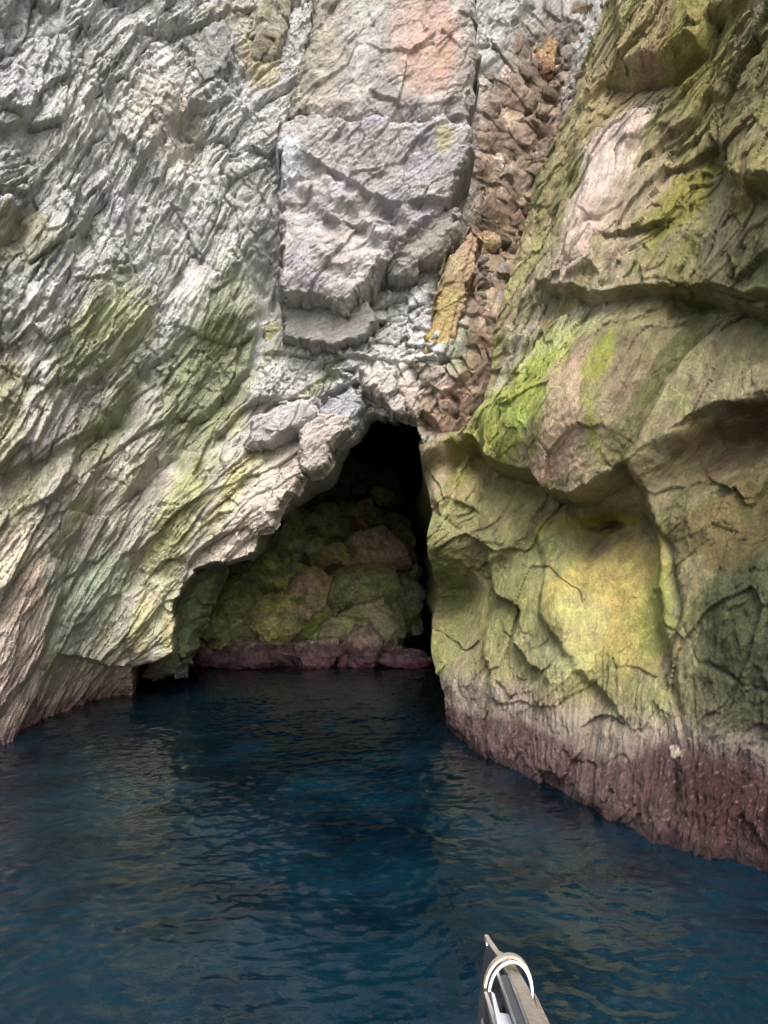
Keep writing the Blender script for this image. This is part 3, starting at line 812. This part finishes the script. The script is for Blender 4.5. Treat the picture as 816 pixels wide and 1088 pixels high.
def boulder(name, px, py, rx, ry, y, c1, c2, seed, label, group=None, rot=0, n=44, rnd=12, purple=True, depth=1.0, cat='boulder', topc=None):
    C = np.array(at(px, py, y)); k = y / FPX * 1.02
    P, F, D, nz = boulder_geo(seed, (1.25 * rx * k, .6 * (rx + ry) * k * depth, 1.25 * ry * k), n, 9, rnd)
    P = P @ rotm(0, rot, 0).T
    W = P + C
    n3 = fbm(W / .3, 4, seed % 25)
    col = lin(c1) + (lin(c2) - lin(c1)) * sstep(-.15, .25, nz)[:, None]
    if purple:
        mo = sstep(-.1, .2, fbm(W / .5 + 3, 4, 77))[:, None]
        col = col * .42 + .58 * (lin((96,102,70)) * mo + lin((112,108,92)) * (1 - mo))
    if purple:
        m = sstep(.68, .38, W[:, 2] + .5 * n3)[:, None]
        col = col * (1 - m) + lin((78,62,66)) * m
        m = sstep(.2, .05, W[:, 2] + .2 * n3)[:, None]; col = col * (1 - m) + lin((70,46,50)) * m
    col = col * (np.clip(1 + .7 * n3, .45, 1.7) * np.clip(1 + .8 * fbm(W / .09, 3, 51, .6), .45, 1.8))[:, None] * (1.85 if purple else 1.0)
    o = mesh_obj(name, P, F, M_STONE, col, (sstep(.5, .1, W[:, 2]) * .6).astype(f32))
    o.location = C
    return tag(o, label, cat, group)

GRN, OLV, DGR, LIM, PUR, PNK, BRN, GRY = (118,132,82), (112,114,80), (84,92,68), (150,156,80), (110,88,94), (172,144,126), (128,98,76), (120,118,106)
print('boulders')
for a in [
    (245,652,37,30,17.3,GRN,(104,122,54),1,'big rounded moss green boulder at the left foot of the cave pile',14),
    (285,662,28,24,17.4,LIM,(150,140,96),2,'yellow green wedge boulder leaning right of the big mossy one',-35),
    (250,608,34,16,18.4,DGR,(96,98,70),3,'dark streaked slab boulder slanting above the big mossy one',30),
    (330,640,22,30,18.0,PNK,(120,104,84),4,'pale pink speckled boulder in the middle of the pile',10),
    (387,625,34,19,18.2,GRN,OLV,5,'flat green topped boulder above the round olive one',-8),
    (388,668,38,28,17.6,OLV,DGR,6,'large round olive boulder right of the pile centre',0),
    (343,668,22,16,17.9,OLV,GRN,7,'small squared olive boulder below the pink speckled one',0),
    (398,593,28,24,18.9,(150,124,116),(92,66,60),8,'reddish grey boulder with pale flecks high on the right of the pile',0),
    (300,612,30,20,18.6,GRN,LIM,9,'light green boulder above the yellow green wedge',20),
    (318,590,30,20,19.2,OLV,GRN,10,'olive boulder in the upper middle of the pile',-14),
    (352,596,24,16,19.0,OLV,(140,110,74),11,'ochre stained boulder beside the reddish grey one',-10),
    (344,562,30,22,19.8,OLV,DGR,12,'upright green grey boulder near the top of the pile',40),
    (300,560,26,26,19.6,GRY,OLV,13,'grey green boulder under the arch edge near pile top',0),
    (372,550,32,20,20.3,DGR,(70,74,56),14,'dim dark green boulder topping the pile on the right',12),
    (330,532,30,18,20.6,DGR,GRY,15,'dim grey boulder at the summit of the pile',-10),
    (276,590,22,20,18.9,GRN,DGR,16,'shaded green boulder tucked against the left cave side',0),
    (222,694,18,13,17.1,PUR,(92,70,78),17,'purple boulder at the waterline next to the sloping green slab',0),
    (260,695,34,12,16.9,PUR,(120,98,104),18,'long low purple boulder at the waterline below the mossy one',0),
    (304,696,20,11,17.0,PUR,(92,66,74),19,'purple boulder at the waterline below the yellow green wedge',0),
    (340,694,24,15,16.9,PUR,(110,84,90),20,'lumpy purple boulder at the waterline below the squared olive one',0),
    (386,692,27,20,16.8,(100,68,76),(84,56,62),21,'round dark purple boulder with white specks at the waterline',0),
    (426,702,26,10,17.0,(84,58,62),(66,46,48),22,'dark low purple boulder furthest right at the waterline',0),
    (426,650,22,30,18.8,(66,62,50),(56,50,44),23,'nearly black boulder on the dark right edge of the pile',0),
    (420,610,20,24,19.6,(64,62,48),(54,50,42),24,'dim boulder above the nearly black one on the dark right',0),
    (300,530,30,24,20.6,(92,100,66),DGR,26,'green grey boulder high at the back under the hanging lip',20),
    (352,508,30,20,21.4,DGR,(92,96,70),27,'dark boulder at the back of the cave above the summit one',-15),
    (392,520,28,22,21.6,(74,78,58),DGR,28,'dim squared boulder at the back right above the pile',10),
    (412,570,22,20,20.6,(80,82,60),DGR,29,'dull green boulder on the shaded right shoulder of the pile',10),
    (366,618,14,10,18.3,(150,96,66),OLV,30,'small rusty orange boulder above the flat green topped one',0),
    (232,630,16,20,18.0,DGR,GRN,25,'narrow shaded boulder squeezed behind the sloping green slab',0),
]:
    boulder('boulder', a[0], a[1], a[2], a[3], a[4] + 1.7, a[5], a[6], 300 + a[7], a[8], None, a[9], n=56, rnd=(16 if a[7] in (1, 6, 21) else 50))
# small stones lodged between them
rs = np.random.RandomState(5)
protos = []
for k in range(6):
    P, F, D, nz = boulder_geo(500 + k, (1, .85, .8), 26, 7, 60, .45)
    protos.append((P, F, D, nz))
def stone_mesh(k, c1, c2, name):
    P, F, D, nz = protos[k % 6]
    col = lin(c1) + (lin(c2) - lin(c1)) * sstep(-.15, .25, nz)[:, None]
    o = mesh_obj(name, P, F, M_STONE, col, np.zeros(len(P), f32))
    return o
def scatter(protos_o, spots, rs, label, cat, group):
    for i, (px, py, y, s) in enumerate(spots):
        o = protos_o[i % len(protos_o)]
        if i >= len(protos_o):
            o = o.copy(); COL.objects.link(o)
        o.location = at(px, py, y); k = s * y / FPX
        o.scale = (k * rs.uniform(.8, 1.3), k * rs.uniform(.8, 1.2), k * rs.uniform(.7, 1.2))
        o.rotation_euler = tuple(rs.uniform(-.9, .9, 3))
        tag(o, label, cat, group)
cave_st = [stone_mesh(k, c, d, 'stone') for k, (c, d) in enumerate([(OLV, GRN), (GRY, OLV), (BRN, OLV), (GRN, LIM), (DGR, OLV), (PNK, BRN)])]
spots = []
for _ in range(95):
    t = rs.rand(); px = 250 + 165 * rs.rand(); py = 665 - 150 * t
    spots.append((px, py, 19.2 + 2.6 * t + rs.uniform(-.1, .2), rs.uniform(5, 14)))
scatter(cave_st, spots, rs, 'small stone lodged between the boulders of the cave pile', 'stone', 'small stones lodged in the cave pile')
# stones of the gully beside the hanging block
L_w = {}
gs = [stone_mesh(k, c, d, 'stone') for k, (c, d) in enumerate([((176,164,154),(152,140,132)), ((152,138,124),(168,154,142)), ((120,108,94),(106,95,84)), ((184,176,170),(160,152,146)), ((112,100,86),(98,88,76)), ((164,152,140),(176,164,154))])]
gs2 = stone_mesh(1, (144,132,118), (130,118,104), 'stone')
spots = []
for n_ in range(2600):
    py = rs.uniform(-10, 470); cx = np.interp(py, [-10, 100, 200, 300, 400, 470], [600, 560, 530, 530, 505, 470]); hw = np.interp(py, [-10, 90, 150, 230, 300, 400, 470], [46, 56, 34, 44, 16, 30, 20])
    off = rs.uniform(-1, 1); px = cx + off * hw
    s = rs.uniform(11, 19) if n_ < 160 else (rs.uniform(6, 11) if n_ < 700 else rs.uniform(2.6, 6))
    if s > 9 and abs(off) > .75: continue
    if py > 250 and 440 < px < 512 and py < 395: continue
    if any((px - q[0]) ** 2 + (py - q[1]) ** 2 < (.92 * (s + q[3])) ** 2 for q in spots): continue
    spots.append((px, py, 0.0, s))
    if len(spots) >= 210: break
spots.sort(key=lambda q: (q[0] - np.interp(q[1], [-10, 100, 200, 300, 400, 470], [600, 560, 530, 530, 505, 470])) + rs.uniform(-16, 16))
# settle every stone on the face of the left cliff
thv = -L.S / 10; rr = L.r - L.h + L.back
LX = AX + rr * np.cos(thv); LY = AY + rr * np.sin(thv)
nlx = LX.reshape(L.nr, L.nc)
def on_left(px, py, sink=0.0):
    s, z = L.w(px, py)
    i = np.argmin(np.abs(L.Z[::L.nc] - z)); j = np.argmin(np.abs(L.S[:L.nc] - s))
    return float(LY[i * L.nc + j]) + sink
spots = [(px, py, on_left(px, py, .8 * s * 13 / FPX), s) for px, py, y, s in spots]
half = len(spots) // 2
scatter([gs[k] for k in (0, 3, 5, 1)], spots[:half], rs, 'angular pale pinkish stone packed in the rubble seam along the hanging block', 'stone', 'pale stones packed in the rubble seam')
scatter([gs[2], gs[4], gs2], spots[half:], rs, 'angular brown stone packed in the rubble seam along the right cliff', 'stone', 'brown stones packed in the rubble seam')
# a few stones that stand out
for k, (px, py, rx, ry, c1, c2, rot, lab) in enumerate([
    (574,58,15,24,(158,132,104),(144,118,94),-10,'large rusty orange stone high in the rubble seam'),
    (524,175,9,15,(200,184,176),(186,166,152),0,'pale squared stone in the rubble seam beside the hanging block'),
    (531,88,9,16,(190,176,172),(170,150,144),8,'pale upright stone in the rubble seam near the top'),
    (266,42,6,6,(196,142,100),(180,130,90),0,'small bright orange stone at the top of the grey cliff'),
    (224,66,17,36,(150,151,152),(136,137,136),14,'large smooth grey block standing out of the upper left cliff'),
    (206,118,13,9,(160,152,136),(180,174,164),0,'small brown grey stone jutting below the smooth grey block'),
    (190,113,8,8,(186,182,174),(170,166,158),20,'little pale stone beside the jutting brown grey one'),
    (285,30,16,46,(148,146,134),(130,126,108),14,'tall olive brown slab at the upper left of the hanging mass'),
    (292,352,12,9,(176,170,140),(160,156,128),0,'pale greenish stone below the dark hole left of the block'),
    (515,258,14,9,(166,146,120),(150,126,96),0,'rounded tan stone on top of the leaning yellow slab'),
]):
    boulder('stone', px, py, rx, ry, on_left(px, py, .08), c1, c2, 700 + k, lab, None, rot, n=44, rnd=40, purple=False, cat='stone', depth=.7)

# ------------------------------------------------------------------ rising floor of the cave under the boulders
xs = np.arange(-9.5, 3.2, .06); ys = np.arange(16.5, 29, .06)
X, Y = np.meshgrid(xs, ys); X = X.ravel(); Y = Y.ravel()
pf = np.c_[X, Y, 0 * X]
hF, vF = facets(pf / (.7, .7, 1), 12, 1.2, .3)
Zf = -1.0 + np.clip((Y - 17.9) * 1.25, 0, 6.8) * sstep(1.2, -.6, X - .02 * (Y - 16)) + .22 * hF + .15 * fbm(pf / .5, 4, 13)
cf = lin((96,98,62)) * np.clip(1 + .4 * fbm(pf / .4, 3, 14), .5, 1.5)[:, None]
m = sstep(.9, .3, Zf)[:, None]; cf = cf * (1 - m) + lin((58,48,50)) * m
tag(mesh_obj('cave_floor', np.c_[X, Y, Zf], grid_faces(len(ys), len(xs)), M_STONE, cf, np.zeros(len(X), f32)), 'dim rocky floor rising under the boulders inside the cave', 'cave floor', kind='structure')

# ------------------------------------------------------------------ water
xs = np.arange(-8.5, 6.5, .028 / Q); ys = np.arange(1.5, 21, .028 / Q)
X, Y = np.meshgrid(xs, ys); X = X.ravel(); Y = Y.ravel()
ca, sa = math.cos(.35), math.sin(.35)
wx = X * ca + Y * sa; wy = -X * sa + Y * ca
q = np.c_[wx, wy * 1.35, 0 * X]
qq = q + .25 * np.c_[fbm(q / 1.1, 2, 61), fbm(q / 1.1 + 5, 2, 62), 0 * X]
wave = .021 * fbm(qq / .80, 2, 63) + .024 * fbm(qq / .30, 3, 64, .5) + .014 * fbm(qq / .13, 2, 65, .5) + .012 * perlin(q / 2.6, 66)
wave *= .75 + .5 * sstep(-.3, .4, fbm(q / 3.0, 2, 67))
ed = np.minimum.reduce([X - xs[0], xs[-1] - X, Y - ys[0], ys[-1] - Y])
wave *= sstep(0, .6, ed)
nW = len(X); F = grid_faces(len(ys), len(xs))
x0, x1, y0, y1 = xs[0], xs[-1], ys[0], ys[-1]
B = 900.0
ext = np.array([(-B, -B, 0), (B, -B, 0), (B, y0, 0), (-B, y0, 0), (-B, y1, 0), (B, y1, 0), (B, B, 0), (-B, B, 0), (x0, y0, 0), (x0, y1, 0), (x1, y0, 0), (x1, y1, 0)], float)
eF = np.array([(0, 1, 2, 3), (4, 5, 6, 7), (3, 8, 9, 4), (10, 2, 5, 11)]) + nW
M = NT('sea_water')
bs = M.n('ShaderNodeBsdfPrincipled'); M.l(bs.outputs[0], M.out.inputs[0])
co = M.n('ShaderNodeTexCoord')
bs.inputs['Roughness'].default_value = .03; bs.inputs['IOR'].default_value = 1.45
nz = M.n('ShaderNodeTexNoise', i_Scale=.8, i_Detail=5.0, i_Roughness=.6); M.l(co.outputs['Object'], nz.inputs['Vector'])
sp_ = M.n('ShaderNodeSeparateXYZ'); M.l(co.outputs['Object'], sp_.inputs[0])      # water bluer away from the cave, darker towards it
mr_ = M.n('ShaderNodeMapRange', i_From_Min=4.0, i_From_Max=12.0, i_To_Min=.10, i_To_Max=-.22); M.l(sp_.outputs[1], mr_.inputs['Value'])
ad_ = M.n('ShaderNodeMath', operation='ADD'); M.l(nz.outputs['Fac'], ad_.inputs[0]); M.l(mr_.outputs[0], ad_.inputs[1])
rp = M.n('ShaderNodeValToRGB'); M.l(ad_.outputs[0], rp.inputs[0])
rp.color_ramp.elements[0].position = .35; rp.color_ramp.elements[0].color = (.0006, .0043, .0088, 1)
rp.color_ramp.elements[1].position = .62; rp.color_ramp.elements[1].color = (.0023, .0165, .029, 1)
M.l(rp.outputs[0], bs.inputs['Base Color'])
mp = M.n('ShaderNodeMapping'); mp.inputs['Scale'].default_value = (1, 1.5, 1); mp.inputs['Rotation'].default_value = (0, 0, .35); M.l(co.outputs['Object'], mp.inputs[0])
nb = M.n('ShaderNodeTexNoise', i_Scale=10.0, i_Detail=4.0, i_Roughness=.55); M.l(mp.outputs[0], nb.inputs['Vector'])
bp = M.n('ShaderNodeBump', i_Strength=.5, i_Distance=.012); M.l(nb.outputs['Fac'], bp.inputs['Height']); M.l(bp.outputs[0], bs.inputs['Normal'])
tag(mesh_obj('water', np.r_[np.c_[X, Y, wave], ext], np.r_[F, eF], M.m), 'dark blue rippled sea water reflecting the rock', 'water', kind='structure')

# ------------------------------------------------------------------ the boat (its bow is under the frame) and the anchor on its bow roller
import bmesh
def simple_mat(name, col, rough=.5, metal=0.0, noise=.15, nscale=40, bump=.0):
    M = NT(name); bs = M.n('ShaderNodeBsdfPrincipled'); M.l(bs.outputs[0], M.out.inputs[0])
    co = M.n('ShaderNodeTexCoord'); nz = M.n('ShaderNodeTexNoise', i_Scale=float(nscale), i_Detail=6.0, i_Roughness=.65); M.l(co.outputs['Object'], nz.inputs['Vector'])
    mr = M.n('ShaderNodeMapRange', i_From_Min=.3, i_From_Max=.7, i_To_Min=1 - noise, i_To_Max=1 + noise); M.l(nz.outputs['Fac'], mr.inputs['Value'])
    vm = M.n('ShaderNodeVectorMath', operation='SCALE'); vm.inputs[0].default_value = tuple(col); M.l(mr.outputs[0], vm.inputs['Scale'])
    M.l(vm.outputs[0], bs.inputs['Base Color']); bs.inputs['Roughness'].default_value = rough; bs.inputs['Metallic'].default_value = metal
    if bump:
        b = M.n('ShaderNodeBump', i_Strength=.6, i_Distance=bump); M.l(nz.outputs['Fac'], b.inputs['Height']); M.l(b.outputs[0], bs.inputs['Normal'])
    return M.m
M_GALV = simple_mat('dull_galvanised_steel', lin((158,150,138)), .5, .35, .3, 60, .001)
M_STEEL = simple_mat('polished_steel', lin((200,202,206)), .3, .8, .08, 20)
M_WHITE = simple_mat('white_gelcoat', lin((226,228,230)), .3, 0, .05, 12)
M_DARK = simple_mat('shade_dark_steel', lin((34,40,48)), .45, .3, .3, 30)  # dark tone paints in the fluke's shade side
M_RUB = simple_mat('grey_rubber', lin((70,72,76)), .7, 0, .2, 50)

def bm_obj(name, bm, mat, parent=None, bev=0.0, smooth=False):
    if bev: bmesh.ops.bevel(bm, geom=[e for e in bm.edges if e.calc_face_angle(0) > .4], offset=bev, segments=2, profile=.6, affect='EDGES', clamp_overlap=True)
    bmesh.ops.recalc_face_normals(bm, faces=bm.faces)
    me = bpy.data.meshes.new(name); bm.to_mesh(me); bm.free(); me.materials.append(mat)
    if smooth:
        for p in me.polygons: p.use_smooth = True
    o = bpy.data.objects.new(name, me); COL.objects.link(o); o.parent = parent
    return o
def loft(bm, rings, cap=True):
    vs = [[bm.verts.new(p) for p in r] for r in rings]
    n = len(rings[0])
    for a, b in zip(vs[:-1], vs[1:]):
        for k in range(n): bm.faces.new((a[k], a[(k + 1) % n], b[(k + 1) % n], b[k]))
    if cap: bm.faces.new(vs[0]); bm.faces.new(vs[-1][::-1])
def bar(bm, stations):
    """box section beam through (x, y, z_top, width, height)"""
    loft(bm, [[(x - w / 2, y, z), (x + w / 2, y, z), (x + w / 2, y, z - h), (x - w / 2, y, z - h)] for x, y, z, w, h in stations])
def tube(bm, pts, r, n=10):
    pts = [Vector(p) for p in pts]; rings = []
    for k, p in enumerate(pts):
        t = (pts[min(k + 1, len(pts) - 1)] - pts[max(k - 1, 0)]).normalized()
        a = t.cross(Vector((0, 1, .2))).normalized(); b = t.cross(a)
        rr = r if np.isscalar(r) else r[k]
        rings.append([p + (a * math.cos(q) + b * math.sin(q)) * rr for q in [2 * math.pi * j / n for j in range(n)]])
    loft(bm, rings)
from mathutils import Vector
def A(px, py, y): return Vector(at(px, py, y))
BX = .385
anchor = bpy.data.objects.new('anchor', None); COL.objects.link(anchor)
tag(anchor, 'galvanised anchor with a white hoop roll bar stowed on the bow roller', 'anchor')
# shank: from the boat forward, narrowing to its nose
bm = bmesh.new()
t0, t1, t2, t3, t4 = A(516.5,993,2.62), A(527,1010,2.52), A(538,1021,2.44), A(555,1050,2.16), A(572,1092,1.82)
def st(p, w, h): return (p.x, p.y, p.z, w, h)
bar(bm, [st(t0, .012, .02), st(A(521,1001,2.57), .017, .03), st(t1, .020, .05), st(A(533,1015,2.48), .044, .06), st(t2, .042, .065), st(t3, .036, .07), st(t4, .034, .075), (t4.x + .015, 1.35, t4.z + .03, .034, .075)])
bm_obj('shank', bm, M_GALV, anchor, .004)
# fluke: plate under and left of the nose, its shade side painted dark
bm = bmesh.new()
f = [A(517,1000,2.56), A(512,1030,2.40), A(506,1092,2.05), A(532,1095,2.05), A(536,1050,2.25), A(533,1022,2.42)]
loft(bm, [[tuple(p) for p in f], [(p.x + .012, p.y + .02, p.z - .03) for p in f]])
bm_obj('fluke', bm, M_DARK, anchor, .003)
bm = bmesh.new(); e = [A(517,999,2.555), A(517.5,1006,2.53)]
tube(bm, [tuple(e[0]), tuple((e[0] + e[1]) / 2), tuple(e[1])], [.002, .0055, .002], 8); bm_obj('glint_sliver', bm, M_STEEL, anchor, 0, True)  # bright steel sliver added as the glint at the nose
# hoop
hp = [(519.5,1066),(519.5,1056),(521,1046),(524.5,1037),(530,1029),(537,1024),(545,1022),(552,1024),(558.5,1030),(562.5,1038),(564.8,1047),(565.8,1056),(566,1063)]
def hoop(y, n=49):
    p = np.array(hp, float); t = np.linspace(0, 1, len(p)); tt = np.linspace(0, 1, n)
    return [A(np.interp(q, t, p[:, 0]), np.interp(q, t, p[:, 1]), y - .10 * abs(q - .5)) for q in tt]
def smooth_pts(P, k=3):
    P = [Vector(p) for p in P]
    for _ in range(k): P = [P[0]] + [(P[i - 1] + P[i] * 2 + P[i + 1]) / 4 for i in range(1, len(P) - 1)] + [P[-1]]
    return P
bm = bmesh.new(); h = smooth_pts(hoop(2.30), 12)
c = sum(h, Vector()) / len(h)
rings = []
for p in h:
    d = (p - c); d.y = 0; d.normalize()
    rings.append([p + d * .0045 + Vector((0, -.003, .003)), p + d * .0045 + Vector((0, .012, -.003)), p - d * .0035 + Vector((0, .012, -.003)), p - d * .0035 + Vector((0, -.003, .003))])
loft(bm, [[tuple(q) for q in r] for r in rings]); bm_obj('roll_bar', bm, M_WHITE, anchor, .002, False)
bm = bmesh.new(); rings = []
for p in h:
    d = (p - c); d.y = 0; d.normalize()
    rings.append([tuple(p + d * a_ + Vector((-.004, b_, 0))) for a_, b_ in ((.012, .016), (.012, .036), (.003, .036), (.003, .016))])
loft(bm, rings); bm_obj('hoop_shade_band', bm, M_GALV, anchor, .002, False)  # greyer second ring added as the hoop's shadow side

boat = bpy.data.objects.new('boat', None); COL.objects.link(boat)
tag(boat, 'white boat whose bow roller and bow fittings show at the bottom of the view', 'boat')
# bow roller: two steel cheeks and a channel left of the shank
bm = bmesh.new()
a0, a1 = A(535,1036,2.26), A(556,1094,1.86)
loft(bm, [[(p.x - .012, p.y, p.z), (p.x + .012, p.y, p.z), (p.x + .012, p.y, p.z - .05), (p.x - .012, p.y, p.z - .05)] for p in (a0, a1, Vector((a1.x + .02, 1.3, a1.z - .05)))])
r = bm_obj('bow_roller', bm, M_RUB, boat, .003)
for dx0, dx1 in ((-.016, .001), (.014, .004)):
    bm = bmesh.new(); tube(bm, [(a0.x + dx0, a0.y, a0.z + .004), ((a0.x + a1.x) / 2 + dx0, (a0.y + a1.y) / 2, (a0.z + a1.z) / 2 + .004), (a1.x + dx0, a1.y, a1.z + .004), (a1.x + dx0 + .02, 1.3, a1.z - .05)], .004, 8); bm_obj('guide_rod', bm, M_STEEL, r, 0, True)
bm = bmesh.new()
g = [A(568,1056,2.18), A(585,1094,1.85), A(576,1094,1.85)]
loft(bm, [[tuple(A(566.5,1054,2.2)), tuple(A(569,1056,2.2)), tuple(A(587,1094,1.86)), tuple(A(577,1094,1.86))], [tuple(Vector(p) + Vector((0, .0, -.06))) for p in (A(566.5,1054,2.2), A(569,1056,2.2), A(587,1094,1.86), A(577,1094,1.86))]])
bm_obj('side_plate', bm, M_GALV, boat, .003)
bm = bmesh.new()
loft(bm, [[tuple(p) for p in (A(513.5,1051,2.28), A(516.5,1051,2.28), A(532,1095,1.95), A(526,1095,1.95))], [tuple(p + Vector((0, 0, -.03))) for p in (A(513.5,1051,2.28), A(516.5,1051,2.28), A(532,1095,1.95), A(526,1095,1.95))]])
bm_obj('guard_strip', bm, M_STEEL, boat, .002)
bm = bmesh.new()
q = [A(522,1053,2.22), A(525.5,1056,2.2), A(531,1076,2.06), A(546,1078,2.04), A(556,1095,1.92), A(530,1095,1.92)]
loft(bm, [[tuple(p) for p in q], [(p.x, p.y, p.z - .04) for p in q]])
bm_obj('bow_plate', bm, M_WHITE, boat, .004)
bm = bmesh.new(); loft(bm, [[tuple(p) for p in (A(511,1083,2.1), A(513,1081,2.1), A(516,1095,2.0), A(511,1095,2.0))], [(p.x, p.y, p.z - .03) for p in (A(511,1083,2.1), A(513,1081,2.1), A(516,1095,2.0), A(511,1095,2.0))]])
bm_obj('cleat', bm, M_STEEL, boat, .002)
# hull and foredeck, aft of the roller
rings = []
for y, hw, zt, zk in [(1.72,.03,1.12,.75),(1.45,.25,1.11,.3),(1.0,.55,1.08,0),(.2,.9,1.03,-.25),(-1,1.15,1.0,-.35),(-3,1.2,.98,-.35),(-4.6,1.1,.98,-.3)]:
    x = .39
    rings.append([(x - hw, y, zt), (x - hw * .5, y, zt + .015), (x, y, zt + .025), (x + hw * .5, y, zt + .015), (x + hw, y, zt), (x + hw * .92, y, zt * .5), (x + hw * .6, y, zk * .4), (x, y, zk), (x - hw * .6, y, zk * .4), (x - hw * .92, y, zt * .5)])
bm = bmesh.new(); loft(bm, rings); bm_obj('hull', bm, M_WHITE, boat, .01)
bm = bmesh.new(); loft(bm, [[(.33, y, z), (.47, y, z), (.47, y, z - .12), (.33, y, z - .12)] for y, z in ((1.8, 1.17), (1.3, 1.17))]); bm_obj('roller_bracket', bm, M_STEEL, boat, .005)

# ------------------------------------------------------------------ light
ELEV, ROT = 44.0, 172.0     # sun behind the boat, a little to the right
w = bpy.data.worlds.new('World'); scene.world = w; w.use_nodes = True
nt = w.node_tree; nt.nodes.clear()
o_ = nt.nodes.new('ShaderNodeOutputWorld'); bg = nt.nodes.new('ShaderNodeBackground'); sk = nt.nodes.new('ShaderNodeTexSky')
sk.sky_type = 'NISHITA'; sk.sun_disc = False; sk.sun_elevation = math.radians(ELEV); sk.sun_rotation = math.radians(ROT)
sk.dust_density = 4.0; sk.air_density = 1.0; sk.ozone_density = 1.0
nt.links.new(sk.outputs[0], bg.inputs[0]); nt.links.new(bg.outputs[0], o_.inputs[0]); bg.inputs[1].default_value = .15
sd_ = bpy.data.lights.new('sun', 'SUN'); sd_.energy = 1.25; sd_.angle = math.radians(28); sd_.color = (1, .98, .95)
so = bpy.data.objects.new('sun', sd_); COL.objects.link(so)
# Nishita: rotation 0 puts the sun towards +Y, turning clockwise seen from above
az = math.radians(ROT); el = math.radians(ELEV)
from mathutils import Vector
sv = Vector((math.sin(az) * math.cos(el), math.cos(az) * math.cos(el), math.sin(el)))
so.rotation_euler = (-sv).to_track_quat('-Z', 'Y').to_euler()

scene.view_settings.view_transform = 'Standard'; scene.view_settings.look = 'None'
scene.view_settings.gamma = 1.0; scene.view_settings.use_curve_mapping = False
scene.view_settings.exposure = 1.43
scene.cycles.max_bounces = 8; scene.cycles.diffuse_bounces = 4; scene.cycles.glossy_bounces = 4
scene.cycles.use_denoising = True; scene.cycles.denoising_prefilter = 'FAST'
